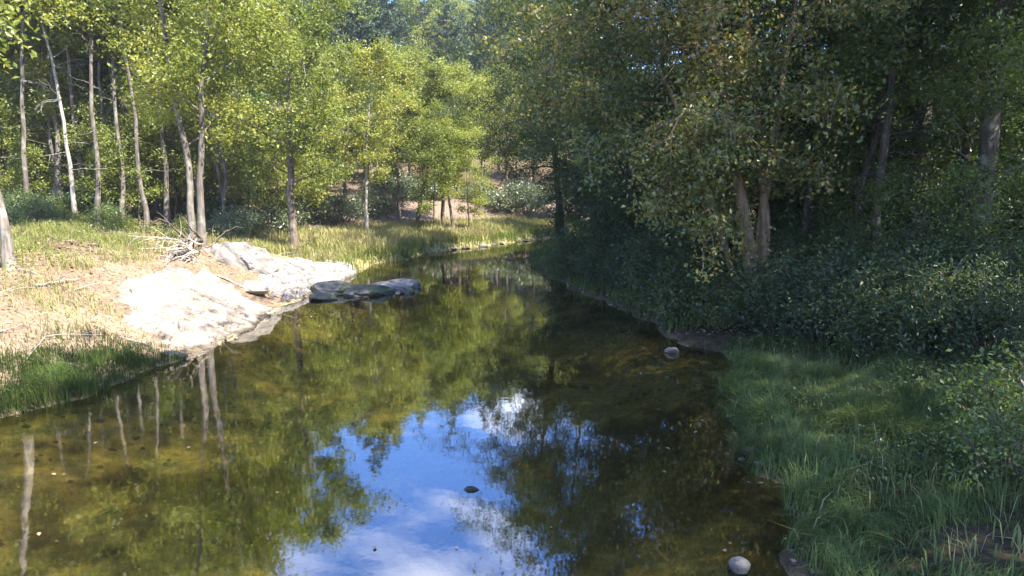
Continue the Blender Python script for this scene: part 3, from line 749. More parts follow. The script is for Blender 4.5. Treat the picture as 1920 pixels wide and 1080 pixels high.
for i, (px, y, s) in enumerate([(0, 0, 0), (1590, 20.5, 0.72), (1800, 20, 0.75), (1940, 16.5, 0.7), (1500, 22.5, 0.8)]):
    put("overhung_tree", OV, (lambda q: (q[0], q[1], q[2] - .1))(at(px, y)), "low-branched mid green tree filling the gaps between the big right-bank trunks", "tree", "low-branched trees among the big right-bank trunks", M['bark_dark'], M['leaf_mid'], (0, 2.2, 3.6, 1.0, 2.9)[i], s) if i else None
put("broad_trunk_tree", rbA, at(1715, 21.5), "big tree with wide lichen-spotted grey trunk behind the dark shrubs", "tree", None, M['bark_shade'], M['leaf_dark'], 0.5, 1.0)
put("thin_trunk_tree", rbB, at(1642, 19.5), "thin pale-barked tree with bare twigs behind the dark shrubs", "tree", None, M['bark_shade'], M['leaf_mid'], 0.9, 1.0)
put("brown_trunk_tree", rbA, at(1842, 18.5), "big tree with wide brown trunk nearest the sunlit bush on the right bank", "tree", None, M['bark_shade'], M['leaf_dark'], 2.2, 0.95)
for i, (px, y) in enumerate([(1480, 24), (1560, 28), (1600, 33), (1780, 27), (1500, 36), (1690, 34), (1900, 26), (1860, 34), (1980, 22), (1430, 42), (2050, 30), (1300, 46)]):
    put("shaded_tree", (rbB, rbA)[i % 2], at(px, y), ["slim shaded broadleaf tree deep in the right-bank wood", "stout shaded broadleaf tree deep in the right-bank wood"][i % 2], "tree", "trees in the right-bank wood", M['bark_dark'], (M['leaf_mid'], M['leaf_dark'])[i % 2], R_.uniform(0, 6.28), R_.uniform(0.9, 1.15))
# trees whose crowns reach in from the right
nearT = broadleaf(231, [(13, 0.18, -0.8, 0.2, 0, 0)], 0.36, 3.6, 22, 20000, 0.14, rise=0.3, sub=6, clump=0.36, droop=0.25, hang=0.5)
for i, (x, y, s) in enumerate([(12.2, 10.0, 1.5), (10.6, 4.6, 1.9), (12, -2, 1.5), (17, 13, 1.5), (12.5, -9, 1.1)]):
    put("bankside_tree", nearT, (x, y, Z(x, y) - .1), "broadleaf tree overhanging the lush grass of the right bank", "tree", "trees above the right-bank grass", M['bark_brown'], M['leaf_mid'], R_.uniform(0, 6.28), s)
# understorey of the right-bank wood
sapC, sapD = recol(sapA), recol(sapB)
for i, (px, y) in enumerate([(1080, 44), (1150, 38), (1230, 32), (1280, 28.5), (1360, 24), (1460, 25), (1530, 24), (1580, 26), (1680, 25), (1770, 26), (1800, 23.5), (1900, 23), (1960, 19), (1620, 25), (1730, 27), (1490, 29), (1390, 34), (1300, 38), (1850, 28), (1560, 36), (1450, 40), (1660, 40), (1780, 38), (1900, 36), (1220, 50), (1350, 52), (1120, 58), (1500, 50), (1620, 52), (1740, 50), (1850, 48)]):
    put("shaded_sapling", (sapC, sapD)[i % 2], (lambda q: (q[0], q[1], q[2] - .05))(at(px, y)), ["small mid green sapling in the shade of the right-bank wood", "taller dark green sapling in the shade of the right-bank wood"][i % 2], "sapling", "saplings in the right-bank wood", M['bark_dark'], (M['leaf_mid'], M['leaf_dark'])[i % 2], R_.uniform(0, 6.28), R_.uniform(0.75, 1.1))

# shrubs, right side
rhA = shrub(241, 1.5, 1.8, 24, 6500, 0.105, 0.42, 0.16)
rhB = shrub(242, 1.2, 1.5, 20, 5200, 0.085, 0.5, 0.15)
for i, (px, y, s) in enumerate([(1480, 16.8, 1.0), (1560, 15.6, 1.1), (1640, 14.8, 1.1), (1720, 14.2, 1.1), (1800, 13.6, 1.1), (1880, 13.0, 1.05), (1520, 18.6, 1.2), (1620, 17.6, 1.3), (1740, 17.0, 1.3), (1850, 16.0, 1.3), (1950, 15, 1.2), (1440, 19.5, 1.0), (1350, 20.5, 0.8), (1290, 22.5, 0.9), (1230, 25, 0.9), (1170, 28, 0.9), (1395, 22.5, 1.0), (1330, 25, 1.1)]):
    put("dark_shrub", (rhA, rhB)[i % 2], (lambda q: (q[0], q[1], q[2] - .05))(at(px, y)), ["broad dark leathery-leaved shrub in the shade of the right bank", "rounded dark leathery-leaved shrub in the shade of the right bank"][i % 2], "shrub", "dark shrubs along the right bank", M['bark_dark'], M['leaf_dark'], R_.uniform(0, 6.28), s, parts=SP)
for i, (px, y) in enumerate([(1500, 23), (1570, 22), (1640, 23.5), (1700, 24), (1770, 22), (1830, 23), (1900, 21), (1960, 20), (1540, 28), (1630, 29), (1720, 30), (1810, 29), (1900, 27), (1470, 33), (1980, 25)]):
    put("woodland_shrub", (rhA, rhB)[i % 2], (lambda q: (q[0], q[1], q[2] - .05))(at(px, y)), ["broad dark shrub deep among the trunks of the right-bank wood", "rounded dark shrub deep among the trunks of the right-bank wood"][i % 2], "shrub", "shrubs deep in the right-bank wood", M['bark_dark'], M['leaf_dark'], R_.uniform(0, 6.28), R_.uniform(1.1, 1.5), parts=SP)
for i, y in enumerate([19.2, 20.6, 22.0, 23.6, 25.4, 27.2, 29.0]):
    x = float(xr(y)) + (0.9, 1.3)[i % 2]
    put("waterside_bush", (rhB, rhA)[i % 2], (x, y, Z(x, y) - .05), ["small-leaved dark bush overhanging the right waterline", "large dark bush overhanging the right waterline"][i % 2], "shrub", "bushes overhanging the right waterline", M['bark_dark'], M['leaf_dark'], R_.uniform(0, 6.28), R_.uniform(0.95, 1.3), parts=SP)
yb = shrub(252, 1.2, 1.5, 18, 3800, 0.10, 0.6, 0.2)
for (px, y, s, lab) in [(1310, 19.2, 1.0, "yellowing bush hanging over the water below the many-stemmed tree"), (1362, 18.0, 0.8, "smaller yellowing bush at the foot of the many-stemmed brown trunks"), (1225, 21.6, 0.9, "yellowing bush among the dark waterside bushes")]:
    put("yellowing_bush", yb, (lambda q: (q[0], q[1], q[2] - .05))(at(px, y)), lab, "shrub", "yellowing bushes at the right waterline", M['bark_brown'], M['leaf_turn'], R_.uniform(0, 6.28), s, parts=SP)
sb = shrub(251, 0.75, 0.9, 14, 2600, 0.07, 0.55, 0.14)
x, y, z = gp(1895, 905)
put("sunlit_bush", sb, (x, y, z - .05), "small pale-leaved bush catching the sun in the right-bank grass", "shrub", None, M['bark_brown'], M['leaf_mid'], 0, 1.0, parts=SP)
x, y, z = gp(1905, 830)
put("sunlit_bush", recol(sb), (x, y, z - .05), "taller pale-leaved bush behind the small sunlit bush", "shrub", None, M['bark_brown'], M['leaf_mid'], 1.3, 1.25, parts=SP)

# ------------------------------------------------------------------ rocks
def rock_mesh(name, seed, dims, cuts=9, rough=0.10, sub=5):
    import bmesh
    bm = bmesh.new(); bmesh.ops.create_icosphere(bm, subdivisions=sub, radius=1.0)
    V = np.array([v.co[:] for v in bm.verts]); Fq = np.array([[v.index for v in f.verts] for f in bm.faces]); bm.free()
    rs = np.random.default_rng(seed)
    for i in range(cuts):
        nn = unit(rs.normal(size=3) * np.array([1, 1, 0.9])); dcut = rs.uniform(0.42, 0.85)
        over = np.maximum(V @ nn - dcut, 0); V = V - over[:, None] * nn * 0.93
    nz = fbm(V[:, 0] * 2.2 + V[:, 2] * 1.3, V[:, 1] * 2.2 - V[:, 2] * 1.7, seed, 5) - 0.47
    lay = fbm(V[:, 2] * 7 + V[:, 0] * 1.2, V[:, 1] * 1.0, seed + 3, 3) - 0.45
    hi = fbm(V[:, 0] * 7 + V[:, 2] * 5, V[:, 1] * 7 - V[:, 2] * 6, seed + 5, 3) - 0.45
    V = V * (1 + rough * 2 * nz + rough * 1.3 * lay + rough * 0.55 * hi)[:, None] * np.array(dims) * 0.5
    return mesh_from(name, V, Fq, smooth=False)

def rock(name, label, loc, dims, mat, seed, rz=0, tilt=(0, 0), group=None, cuts=11, rough=0.13, sub=5, cat="rock"):
    o = link(name, rock_mesh(name, seed, dims, cuts, rough, sub), mat)
    o.location = loc; o.rotation_euler = (tilt[0], tilt[1], rz)
    return tag(o, label, cat, group)

def slab(name, label, outline, bulge, mat, seed, step=0.12, edge=0.5, nr=70, na=200):
    """a rock sheet that drapes over the bank: outline in ground coordinates, thick edges sunk into the soil"""
    rs = np.random.default_rng(seed)
    O = np.array(outline, float); c = O.mean(0)
    k = len(O); tt = np.linspace(0, k, na, endpoint=False)
    i0 = np.floor(tt).astype(int) % k; f = (tt - np.floor(tt))[:, None]
    B = O[i0] * (1 - f) + O[(i0 + 1) % k] * f
    for _ in range(3): B = 0.25 * np.roll(B, 1, 0) + 0.5 * B + 0.25 * np.roll(B, -1, 0)
    ang = np.arange(na); B = c + (B - c) * (1 + 0.30 * (fbm(ang * 0.22, seed, seed, 4) - 0.47) * np.sin(np.pi * ang / na) ** 0.3)[:, None]
    V = []; rr = np.concatenate([np.linspace(0.02, 1, nr), [1.03]])
    for q, r in enumerate(rr):
        P = c + (B - c) * r
        h = np.maximum(terrain(P[:, 0], P[:, 1]), -0.35)
        b = bulge * (1 - min(r, 1) ** 2.0)
        ns = fbm(P[:, 0] * 0.9, P[:, 1] * 0.9, seed, 5) - 0.47
        tr_ = P[:, 0] * 0.6 + P[:, 1] * 0.9 + 1.3 * ns
        stp = (np.floor(tr_ / 0.7) - tr_ / 0.7 + 0.5) * step
        cr = fbm(P[:, 0] * 0.8 + 1.5 * P[:, 1], P[:, 1] * 1.1 - P[:, 0] * 0.9, seed + 9, 5)
        crack = ss(0.035, 0.0, np.abs(cr - 0.47)) + 0.7 * ss(0.03, 0.0, np.abs(fbm(P[:, 0] * 1.7, P[:, 1] * 0.9, seed + 19, 4) - 0.45))
        fine = fbm(P[:, 0] * 4, P[:, 1] * 4, seed + 29, 4) - 0.47
        z = h * 0.97 + b + (ns * 0.8 + stp * 1.3) * bulge * 1.3 * (1 - r ** 6) - 0.06 * crack + 0.05 * fine - 0.03 * r ** 4 + 0.03
        z = z - 0.5 * ss(0.0, -0.12, h)
        if q == len(rr) - 1: z = h - edge
        V.append(np.stack([P[:, 0], P[:, 1], z], -1))
    V = np.concatenate(V)
    i = np.arange(len(rr) - 1)[:, None] * na; j = np.arange(na)[None]; j2 = (j + 1) % na
    Fq = np.stack([i + j, i + j2, i + na + j2, i + na + j], -1).reshape(-1, 4)
    V = np.concatenate([V, [[c[0], c[1], V[:na, 2].mean()]], [[c[0], c[1], V[-na:, 2].min() - 0.1]]])
    T1 = np.stack([np.full(na, len(V) - 2), np.arange(na), (np.arange(na) + 1) % na][::1], -1)[:, [0, 1, 2]]
    l0 = (len(rr) - 1) * na
    T2 = np.stack([np.full(na, len(V) - 1), l0 + (np.arange(na) + 1) % na, l0 + np.arange(na)], -1)
    V[:, 2] -= 0.0
    o = link(name, mesh_from(name, V, [Fq, T1, T2], smooth=False), mat)
    return tag(o, label, "rock")

def outl(pts): return [gp(*p)[:2] for p in pts]
slab("rock_slab", "big bare white rock slab sloping from the tree roots into the water", outl([(222, 605), (205, 560), (245, 520), (310, 500), (375, 495), (425, 522), (462, 556), (512, 574), (505, 592), (472, 618), (405, 650), (335, 662), (300, 640), (255, 622)]), 0.25, M['rock_white'], 301)
slab("rock_ledge", "long sloping striped rock ledge below the thick dark trunk", outl([(470, 492), (500, 484), (560, 484), (620, 488), (662, 497), (680, 518), (640, 528), (590, 545), (545, 565), (515, 560), (495, 535), (478, 515)]), 0.32, M['rock_slate'], 302)
x, y, z = gp(428, 490)
rock("boulder", "large pale boulder leaning below the twin-trunk tree", (x + .1, y + .3, z - 0.25), (3.2, 2.3, 2.4), M['rock_grey'], 311, 0.3, (0.2, 0.5), None, 16, 0.16)
x, y, z = gp(470, 500)
rock("boulder", "squarish grey boulder at the top of the rock ledge", (x, y, z + 0.1), (1.1, 0.9, 0.9), M['rock_slate'], 312, 0.9)
x, y, z = gp(475, 545)
rock("boulder", "smooth white boulder lying between slab and ledge", (x, y, z + 0.05), (1.7, 0.8, 0.55), M['rock_white'], 313, -0.5)
x, y, z = gp(330, 520)
rock("boulder", "weathered grey boulder under the tangled roots", (x - .4, y + .6, z - .1), (1.5, 1.1, 0.9), M['rock_grey'], 314, 0.2)
for i, (px, py, w_, d2, h_, lab) in enumerate([(640, 548, 1.7, 1.2, 0.75, "dark mossy rock at the water's edge joined to the ledge"), (690, 552, 1.9, 1.1, 0.65, "low black wet rock with green moss in the river"), (738, 538, 1.7, 1.2, 0.85, "grey-topped dark rock standing out furthest in the river"), (612, 560, 1.0, 0.7, 0.45, "small wet black rock at the foot of the ledge"), (765, 548, 0.9, 0.6, 0.28, "flat dark rock just clear of the water beside the grey-topped rock")]):
    x, y, z = gp(px, py)
    rock("river_rock", lab, (x, y, 0.05), (w_ * 1.35, d2 * 1.35, h_ * 0.95), M['rock_wet'] if i != 2 else M['rock_damp'], 320 + i, 0.2 * i, (0.0, 0.08), None, 10, 0.13)
x, y, z = gp(325, 668)
rock("river_rock", "small dark rock with white patch at the end of the waterside grass", (x, y, 0.05), (0.75, 0.45, 0.28), M['rock_wet'], 330, 0.4)
x, y, z = gp(882, 918)
rock("river_rock", "small flat brown rock poking out of the sky-blue water", (x, y, -0.01), (0.30, 0.16, 0.10), M['rock_wet'], 331, 0.1, sub=3)
x, y, z = gp(1388, 1068)
rock("river_stone", "rounded pale stone in the shallows by the lush grass", (x, y, 0.02), (0.30, 0.26, 0.20), M['stone_pale'], 332, 0.5, sub=3)
x, y, z = gp(1260, 661)
rock("river_stone", "square pale stone in the dark shallows below the drooping tree", (x, y, 0.06), (0.40, 0.30, 0.26), M['stone_pale'], 333, 0.2, sub=3)
for i, (px, py, s) in enumerate([(1408, 845, .19), (1390, 862, .11), (1402, 905, .06), (1425, 906, .09), (1375, 752, .06), (1226, 713, .07), (1176, 751, .05), (1318, 756, .06), (1366, 880, .05)]):
    x, y, z = gp(px, py)
    rock("shore_stone", "small grey stone at the edge of the lush grass", (x, y, max(z, 0) - 0.01), (s * 1.5, s, s * 0.6), M['stone_pale'], 340 + i, i, (0, 0), "stones along the right shore", sub=2)
for i, (px, py, s) in enumerate([(900, 462, .8), (925, 459, .6), (955, 487, .7), (870, 466, .6), (985, 452, .7), (940, 456, .5), (620, 585, .2), (850, 467, .5)]):
    x, y, z = gp(px, py)
    rock("shore_stone", "flat pale stone along the far bend's gravel edge", (x, y, max(z, 0)), (s * 1.6, s * .8, s * .35), M['stone_pale'], 360 + i, i, (0, 0), "stones along the far gravel edge", sub=2)

# ------------------------------------------------------------------ dead wood
def deadwood(name, label, loc, seed, n, spread, length, r, dirn, mat, droop=-0.2):
    rs = np.random.default_rng(seed)
    e = bpy.data.objects.new(name, None); COL.link(e); e.location = loc; tag(e, label, "dead wood")
    for i in range(n):
        d = np.array(dirn) + rs.normal(size=3) * spread
        P = bend_path(rs.normal(size=3) * 0.15, d, length * rs.uniform(0.45, 1.1), 8, rs, droop, 0.22)
        w = Wood(); w.add(P, np.linspace(r * rs.uniform(0.5, 1.1), 0.006, 9), 6)
        for q in range(3):
            p, dd = sample(P, rs.uniform(0.3, 0.9))
            w.add(bend_path(p, dd + rs.normal(size=3) * 0.6, length * rs.uniform(0.15, 0.4), 4, rs, droop, 0.2), np.linspace(r * 0.35, 0.004, 5), 4)
        link("root", w.mesh("root"), mat, e)
    return e
x, y, z = gp(368, 485)
deadwood("root_tangle", "tangle of bleached bare roots spilling over the white rock slab", (x, y - 0.3, z + 0.25), 401, 30, 0.45, 2.3, 0.04, (-0.8, -0.7, -0.22), M['dead_wood'], -0.5)
deadwood("root_mass", "dark root mass under the twin-trunk tree", (TWIN[0], TWIN[1] - 0.2, TWIN[2] + 0.1), 402, 30, 0.55, 2.0, 0.075, (-0.25, -0.8, -0.35), M['bark_brown'], -0.5)
x, y, z = gp(428, 440)
deadwood("broken_stump", "broken splintered grey stump behind the pale boulder", (x, y, z - 0.1), 403, 9, 0.28, 1.3, 0.12, (0.1, 0, 1.0), M['dead_wood'], 0.0)

def log(name, label, a, b, r, mat, seed, twigs=5, sag=0.0):
    rs = np.random.default_rng(seed); a = np.array(a, float); b = np.array(b, float)
    t = np.linspace(0, 1, 10)[:, None]
    P = a * (1 - t) + b * t + np.array([0, 0, -sag]) * (4 * t * (1 - t)) + rs.normal(size=(10, 3)) * r * 0.35
    w = Wood(); w.add(P - a, np.linspace(r, r * 0.35, 10), 7)
    for q in range(twigs):
        p, dd = sample(P - a, rs.uniform(0.3, 0.98))
        L = np.linalg.norm(b - a) * rs.uniform(0.08, 0.25)
        w.add(bend_path(p, dd * 0.6 + rs.normal(size=3) * 0.6, L, 4, rs, 0, 0.15), np.linspace(r * 0.3, 0.004, 5), 4)
    o = link(name, w.mesh(name), mat); o.location = a
    return tag(o, label, "dead wood")
x, y, z = gp(198, 384)
log("leaning_log", "dead log propped at a slant across the trunks of the wood", (x, y, z), (x + 4.0, y + 0.5, z + 2.9), 0.13, M['bark_dark'], 411)
for i, (p, q, r_, lab) in enumerate([((410, 520), (462, 545), .035, "bare stick lying across the gravel between the rocks"), ((60, 540), (150, 528), .03, "dry stick lying in the weeds of the upper left bank"), ((255, 470), (340, 470), .035, "grey branch on the forest edge beside the roots"),
        ((40, 690), (85, 640), .02, "thin bleached stick on the sandy left bank"), ((240, 640), (330, 668), .02, "thin stick beside the waterside grass"), ((580, 440), (640, 445), .03, "stick lying in the tall dry grass")]):
    a = gp(*p); b_ = gp(*q)
    log("fallen_branch", lab, (a[0], a[1], a[2] + .05), (b_[0], b_[1], b_[2] + .08), r_, M['dead_wood'], 420 + i, 4)
x, y, z = gp(1700, 690)
log("fallen_branch", "thin bare branch slanting up through the dark shrubs", (x, y + .6, z), (x + 2.2, y + 2.0, z + 1.9), .05, M['bark_grey'], 430, 6)


# ------------------------------------------------------------------ grass, litter, floating leaves
def grass(name, label, P, h, wdt, mat, seed, bend=0.5, tint=None, swirl=1.0):
    rs = np.random.default_rng(seed); n = len(P)
    az = swirl * 12 * fbm(P[:, 0] * 0.9, P[:, 1] * 0.9, seed + 7, 3) + rs.uniform(-1, 1, n) * (3.14 - 1.6 * swirl); d = np.stack([np.cos(az), np.sin(az), np.zeros(n)], -1)
    s = np.stack([-np.sin(az), np.cos(az), np.zeros(n)], -1)
    h = (h * rs.uniform(0.55, 1.3, n))[:, None]; b = (bend * rs.uniform(0.2, 1.3, n))[:, None]
    w_ = wdt * rs.uniform(0.7, 1.3, n)[:, None]
    up = np.array([0, 0, 1.0])
    mid = P + up * h * 0.6 + d * h * b * 0.25; tip = P + up * h * (1 - 0.25 * b) + d * h * b * 0.9
    V = np.stack([P - s * w_ * .5, P + s * w_ * .5, mid + s * w_ * .42, mid - s * w_ * .42, tip], 1).reshape(-1, 3)
    i = np.arange(n)[:, None] * 5
    Fq = i + np.array([[0, 1, 2, 3]]); Ft = i + np.array([[3, 2, 4]])
    if tint is None: tint = np.clip(rs.normal(0.45, 0.2, n), 0, 1)
    o = link(name, mesh_from(name, V, [Fq, Ft], np.repeat(tint, 5)), mat)
    return tag(o, label, "grass", kind="stuff")

def scatter(n, x0, x1, y0, y1, mask, seed):
    rs = np.random.default_rng(seed)
    x = rs.uniform(x0, x1, n); y = rs.uniform(y0, y1, n)
    k = rs.uniform(size=n) < mask(x, y)
    x, y = x[k], y[k]
    return np.stack([x, y, terrain(x, y) - 0.01], -1)

# lush right-bank grass
mk = lambda x, y: ss(-0.12, 0.10, x - xr(y)) * (0.35 + 0.65 * ss(0.35, 0.55, fbm(x * 0.8, y * 0.8, 91))) * ss(7.5, 5.5, x - xr(y)) * (1 - ss(0.9, 0.5, np.hypot((x - 5.0) / 1.0, (y - 6.6) / 0.5)))
P = scatter(190000, 3.0, 12.0, 5.2, 16.5, mk, 92)
cl = fbm(P[:, 0] * 1.9, P[:, 1] * 1.9, 97, 3)
hh = 0.08 + 0.20 * fbm(P[:, 0] * 0.6, P[:, 1] * 0.6, 93) + 0.22 * ss(0.38, 0.62, cl) + 0.10 * ss(1.4, 0.2, P[:, 0] - xr(P[:, 1]))
tn = np.clip(0.05 + 0.65 * fbm(P[:, 0] * 0.5, P[:, 1] * 0.5, 94) + 0.5 * (cl - 0.4) + np.random.default_rng(95).normal(0, 0.14, len(P)), 0, 1)
grass("lush_grass", "lush blue-green grass covering the shaded right bank", P, hh, 0.009, M['grass_lush'], 96, 1.0, tn)
P = scatter(2600, 3.0, 12.0, 5.2, 16.5, lambda x, y: ss(0.0, 0.3, x - xr(y)) * ss(8, 6, x - xr(y)), 981)
grass("seeding_stems", "pale seeding grass stems standing above the right-bank grass", P, 0.28 + 0.25 * fbm(P[:, 0], P[:, 1], 982), 0.005, M['grass_dry'], 983, 1.0, np.clip(np.random.default_rng(984).normal(0.7, 0.2, len(P)), 0, 1), 0.3)
P = scatter(4500, 3.0, 12.0, 5.2, 16.5, lambda x, y: ss(-0.1, 0.2, x - xr(y)) * ss(0.42, 0.55, fbm(x * 1.1, y * 1.1, 985)), 986)
grass("broad_grass", "broad-bladed grass clumps among the fine right-bank grass", P, 0.16 + 0.24 * fbm(P[:, 0] * 1.1, P[:, 1] * 1.1, 985), 0.016, M['grass_lush'], 987, 1.1, np.clip(np.random.default_rng(988).normal(0.7, 0.18, len(P)), 0, 0.95), 0.4)
mk = lambda x, y: ss(0.5, 1.2, x - xr(y)) * ss(8.5, 6.5, x - xr(y)) * ss(0.44, 0.56, fbm(x * 0.6, y * 0.6, 98))
P = scatter(9000, 3.0, 13.0, 5.2, 17.5, mk, 99)
P = np.repeat(P, 4, 0) + np.random.default_rng(100).normal(size=(len(P) * 4, 3)) * np.array([0.10, 0.10, 0.07]); P[:, 2] += 0.24
tag(link("bank_weeds", leaves("bank_weeds", P, 0.055, 0.6, 0.7), M['leaf_mid']), "low broad-leaved weeds mixed into the right-bank grass", "weeds", kind="stuff")
# waterside grass at left
mk = lambda x, y: ss(-0.12, 0.05, xl(y) - x) * ss(2.6, 1.0, xl(y) - x) * ss(16.4, 15.0, y)
P = scatter(60000, -13, -6.5, 8, 17, mk, 101)
cl = fbm(P[:, 0] * 1.7, P[:, 1] * 1.7, 103, 3)
grass("waterside_grass", "bright green grass fringing the water below the sandy left bank", P, 0.12 + 0.42 * ss(0.3, 0.65, cl), 0.011, M['grass_wet'], 102, 0.9, np.clip(0.1 + cl * 0.8 + np.random.default_rng(104).normal(0, .15, len(P)), 0, 1))
# dry weeds on the left bank
mk = lambda x, y: ss(0.9, 3.0, xl(y) - x) * (0.12 + 0.88 * ss(0.40, 0.58, fbm(x * 0.55, y * 0.55, 111))) * ss(13, 9, xl(y) - x) * ss(30, 26, y) * (1 - 0.85 * ((x > -11.6) & (y > 17.3) & (y < 25)))
P = scatter(75000, -24, -8.0, 9, 30, mk, 112)
tn = np.clip(0.35 + 0.8 * (fbm(P[:, 0] * 0.5, P[:, 1] * 0.5, 115) - 0.4) + 0.35 * ss(6, 2, xl(P[:, 1]) - P[:, 0]) + np.random.default_rng(116).normal(0, 0.17, len(P)), 0, 1)
grass("dry_weeds", "sunlit yellow-green weeds on the slope of the left bank", P, 0.12 + 0.5 * fbm(P[:, 0] * .6, P[:, 1] * .6, 113) * ss(1, 5, xl(P[:, 1]) - P[:, 0]), 0.014, M['grass_dry'], 114, 0.9, tn, 0.6)
mk = lambda x, y: ss(3.5, 5.0, xl(y) - x) * ss(0.42, 0.55, fbm(x * 0.5, y * 0.5, 117)) * ss(11, 8, xl(y) - x) * ss(30, 26, y) * (1 - 1.0 * ((x > -11.8) & (y > 17.0) & (y < 25)))
P = scatter(6000, -22, -8.5, 9, 30, mk, 118)
P = np.repeat(P, 6, 0) + np.random.default_rng(119).normal(size=(len(P) * 6, 3)) * np.array([0.13, 0.13, 0.12]); P[:, 2] += 0.30
tag(link("bank_herbs", leaves("bank_herbs", P, 0.075, 0.55, 0.6), M['leaf_bright']), "leafy bright herbs growing among the dry weeds of the left bank", "weeds", kind="stuff")
# tall dry grass of the flat
mk = lambda x, y: ss(-0.15, 0.1, xl(y) - x) * ss(11, 9, xl(y) - x) * (0.3 + 0.7 * ss(0.36, 0.55, fbm(x * 0.5, y * 0.5, 121)))
P = scatter(90000, -17, 6, 31, 60, mk, 122)
tn = np.clip(0.25 + 0.6 * fbm(P[:, 0] * 0.35, P[:, 1] * 0.35, 123) + np.random.default_rng(124).normal(0, 0.15, len(P)) - 0.5 * ss(1.6, 0.2, xl(P[:, 1]) - P[:, 0]), 0, 1)
grass("tall_dry_grass", "tall pale yellow grass on the flat behind the rock ledge", P, 0.40 + 0.35 * fbm(P[:, 0] * .5, P[:, 1] * .5, 125), 0.035, M['grass_dry'], 126, 0.6, tn)
# small tufts at the far right point
mk = lambda x, y: ss(0.0, 0.2, x - xr(y)) * ss(3.0, 1.2, x - xr(y))
P = scatter(16000, 0.5, 6, 18, 46, mk, 131)
grass("shaded_grass", "grass tufts on the shaded point at the narrow bend", P, np.full(len(P), 0.38), 0.02, M['grass_lush'], 132, 0.7)

mk = lambda x, y: ss(6.0, 8.0, xl(y) - x) * ss(0.44, 0.56, fbm(x * 0.35, y * 0.35, 171))
P = scatter(4200, -36, -9, 24, 58, mk, 172)
P = np.repeat(P, 7, 0) + np.random.default_rng(173).normal(size=(len(P) * 7, 3)) * np.array([0.22, 0.22, 0.10]); P[:, 2] += 0.28
tag(link("forest_herbs", leaves("forest_herbs", P, 0.13, 0.5, 0.7), M['leaf_mid']), "low ferns and seedlings on the floor of the left-bank wood", "weeds", kind="stuff")
def flat_leaves(name, label, P, size, mat, seed, cat, up=1.2):
    rs = np.random.default_rng(seed)
    me = leaves(name, P, size, 0.6, up, np.clip(rs.normal(0.5, 0.25, len(P)), 0, 1), rs, 0.1)
    return tag(link(name, me, mat), label, cat, kind="stuff")
mk = lambda x, y: ss(3, 7, xl(y) - x)
P = scatter(34000, -34, -8, 18, 62, mk, 141); P[:, 2] += 0.03
flat_leaves("leaf_litter", "brown fallen leaves on the floor of the left-bank wood", P, 0.15, M['litter'], 142, "leaves")
mk = lambda x, y: ss(0.1, 0.6, xl(y) - x) * ss(7, 4, xl(y) - x) * 0.6
P = scatter(9000, -16, -6.5, 11, 28, mk, 143); P[:, 2] += 0.03
flat_leaves("bank_debris", "bits of dry leaf and bark on the sandy left bank", P, 0.07, M['litter'], 144, "leaves")
rs = np.random.default_rng(145)
P = np.stack([rs.normal(-5.3, 1.1, 260), rs.normal(21.8, 1.5, 260), np.full(260, 0.012)], -1)
P2 = np.stack([rs.uniform(-9, 4.5, 160), rs.uniform(7, 30, 160), np.full(160, 0.012)], -1)
P = np.concatenate([P, P2]); k = (P[:, 0] > xl(P[:, 1])) & (P[:, 0] < xr(P[:, 1])); P = P[k]
flat_leaves("floating_leaves", "dry leaves floating on the water off the rocks", P, 0.07, M['litter'], 146, "leaves", 6)
mk = lambda x, y: ss(0.3, 1.2, x - xr(y))
P = scatter(15000, 1, 28, 14, 46, mk, 147); P[:, 2] += 0.03
flat_leaves("shaded_leaf_litter", "brown fallen leaves under the right-bank trees", P, 0.12, M['litter'], 148, "leaves")

w = Wood(); rs = np.random.default_rng(501)
mk = lambda x, y: ss(0.8, 2.0, xl(y) - x) * ss(11, 7, xl(y) - x)
for p in scatter(420, -20, -7.5, 10, 31, mk, 502):
    a_ = rs.uniform(0, 6.28); L = rs.uniform(0.25, 1.1)
    w.add(bend_path(p + np.array([0, 0, 0.04]), (math.cos(a_), math.sin(a_), rs.uniform(-0.1, 0.25)), L, 4, rs, 0, 0.18), np.linspace(rs.uniform(0.008, 0.02), 0.003, 5), 4)
tag(link("twig_litter", w.mesh("twig_litter"), M['dead_wood']), "scatter of dry twigs over the left bank", "twigs", kind="stuff")
# gravel on the river bed and along the shores
n = 3200
x = rs.uniform(-9.5, 5.5, n * 3); y = rs.uniform(5.5, 30, n * 3)
mm_ = np.minimum(x - xl(y), xr(y) - x); k = (mm_ > -0.35) & (rs.uniform(size=n * 3) < np.where(mm_ < 0.8, 0.9, 0.12 + 0.5 * (fbm(x * .6, y * .6, 503) > 0.5)))
x, y = x[k][:n], y[k][:n]; n = len(x)
import bmesh
bm = bmesh.new(); bmesh.ops.create_icosphere(bm, subdivisions=1, radius=0.5)
IV = np.array([v.co[:] for v in bm.verts]); IF = np.array([[v.index for v in f.verts] for f in bm.faces]); bm.free()
sz = (0.03 + 0.10 * rs.uniform(size=n) ** 3)[:, None] * rs.uniform(0.7, 1.4, (n, 3)) * np.array([1.2, 1.0, 0.55])
V = IV[None] * (1 + 0.25 * rs.normal(size=(n, len(IV), 1)).clip(-1, 1)) * sz[:, None, :] + np.stack([x, y, terrain(x, y) + 0.005], -1)[:, None, :]
me = mesh_from("river_gravel", V.reshape(-1, 3), (IF[None] + (np.arange(n) * len(IV))[:, None, None]).reshape(-1, 3), np.repeat(rs.uniform(0, 1, n), len(IV)))
tag(link("river_gravel", me, attr_mat("gravel", [(0, (0.045, 0.038, 0.028)), (0.7, (0.13, 0.11, 0.08)), (1, (0.30, 0.26, 0.20))])), "small brown and grey stones on the river bed and shores", "gravel", kind="stuff")

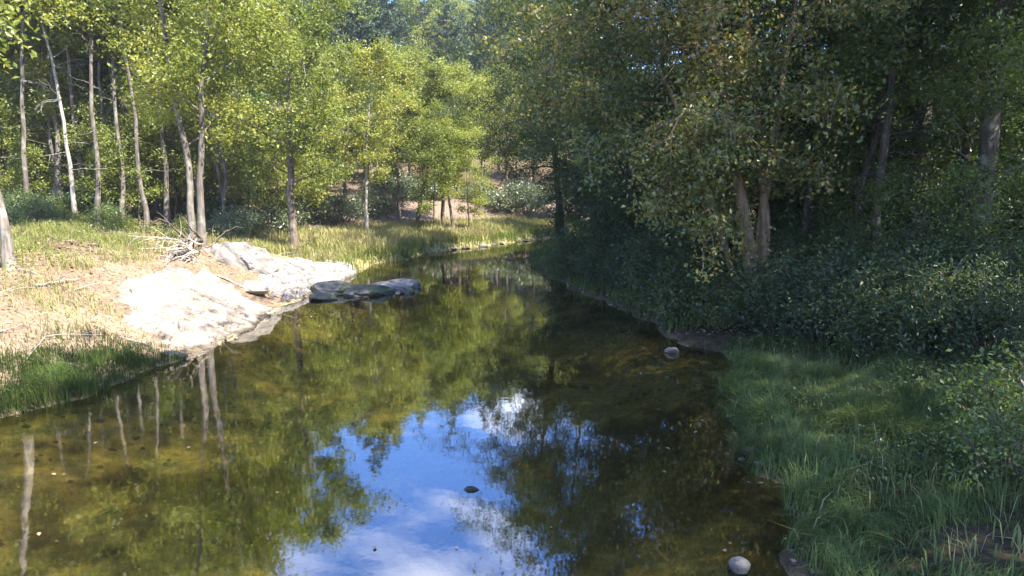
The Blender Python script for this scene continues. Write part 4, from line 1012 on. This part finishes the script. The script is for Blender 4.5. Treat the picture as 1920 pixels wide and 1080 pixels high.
# ------------------------------------------------------------------ haze
hz = np.array([(x, y, z) for x in (-320, 320) for y in (-60, 330) for z in (-3, 62)], float)
hf = np.array([(0, 1, 3, 2), (4, 6, 7, 5), (0, 4, 5, 1), (2, 3, 7, 6), (0, 2, 6, 4), (1, 5, 7, 3)])
m, n, l, out = new_mat("haze")
pv = n.new("ShaderNodeVolumePrincipled")
pv.inputs["Color"].default_value = (0.90, 0.95, 1.0, 1); pv.inputs["Density"].default_value = 0.0005
pv.inputs["Anisotropy"].default_value = 0.3
l.new(pv.outputs[0], out.inputs["Volume"])
tag(link("haze", mesh_from("haze", hz, hf), m), "thin pale haze hanging in the valley air", "haze", kind="stuff")

# ------------------------------------------------------------------ tell look-alikes apart by what they stand next to
ORD = "nearest to|second nearest to|third nearest to|fourth nearest to|fifth nearest to|sixth nearest to|seventh nearest to|eighth nearest to|ninth nearest to|tenth nearest to".split("|")
def number_off(group, short, landmark, phrase):
    lm = next(o for o in scene.objects if o.get("label", "").startswith(landmark))
    ms = [o for o in scene.objects if o.parent is None and o.get("group") == group]
    for base in sorted({o["label"] for o in ms}):
        row = sorted([o for o in ms if o["label"] == base], key=lambda o: (o.location - lm.location).length)
        for k, o in enumerate(row[:10]):
            o["label"] = f"{short[base.split()[0]]}, {ORD[k]} {phrase}"
number_off("drooping trees along the right bank", {"shaded": "shaded tree drooping over the water"}, "many-stemmed tree", "the many-stemmed brown trunks")
number_off("hemlocks along the right bank", {"tall": "tall shaded hemlock with sweeping boughs", "shaded": "shaded hemlock with low hanging boughs"}, "many-stemmed tree", "the many-stemmed brown trunks")
number_off("low-branched trees among the big right-bank trunks", {"low-branched": "low-branched mid green tree in shade"}, "big tree with wide lichen", "the wide lichen-spotted trunk")
number_off("dark shrubs along the right bank", {"broad": "broad dark waterside shrub", "rounded": "rounded dark waterside shrub"}, "many-stemmed tree", "the many-stemmed brown trunks")
number_off("stones along the right shore", {"small": "small grey stone at the grass edge"}, "rounded pale stone", "the rounded pale stone")
number_off("stones along the far gravel edge", {"flat": "flat pale shore stone"}, "grey-topped dark rock", "the grey-topped dark rock")
number_off("trees on the slope beyond the bend", {"bright": "bright green tree on the far slope", "yellow-green": "slim yellow-green tree on the far slope"}, "broad yellow-green tree", "the broad yellow-green riverside tree") if 0 else None
number_off("shrubs along the back of the left bank", {"wide": "wide silvery-green shrub behind dry grass", "low": "low silvery-green shrub behind dry grass"}, "leafy tree with one thick dark", "the thick dark trunk")
number_off("pines on the slope behind the bend", {"tall": "tall tiered blue-green pine", "conical": "conical drooping blue-green pine"}, "broad yellow-green tree", "the broad yellow-green riverside tree")
number_off("bushes overhanging the right waterline", {"small-leaved": "small-leaved dark waterline bush", "large": "large dark waterline bush"}, "dark-trunked tree leaning", "the leaning dark trunk at the bend")
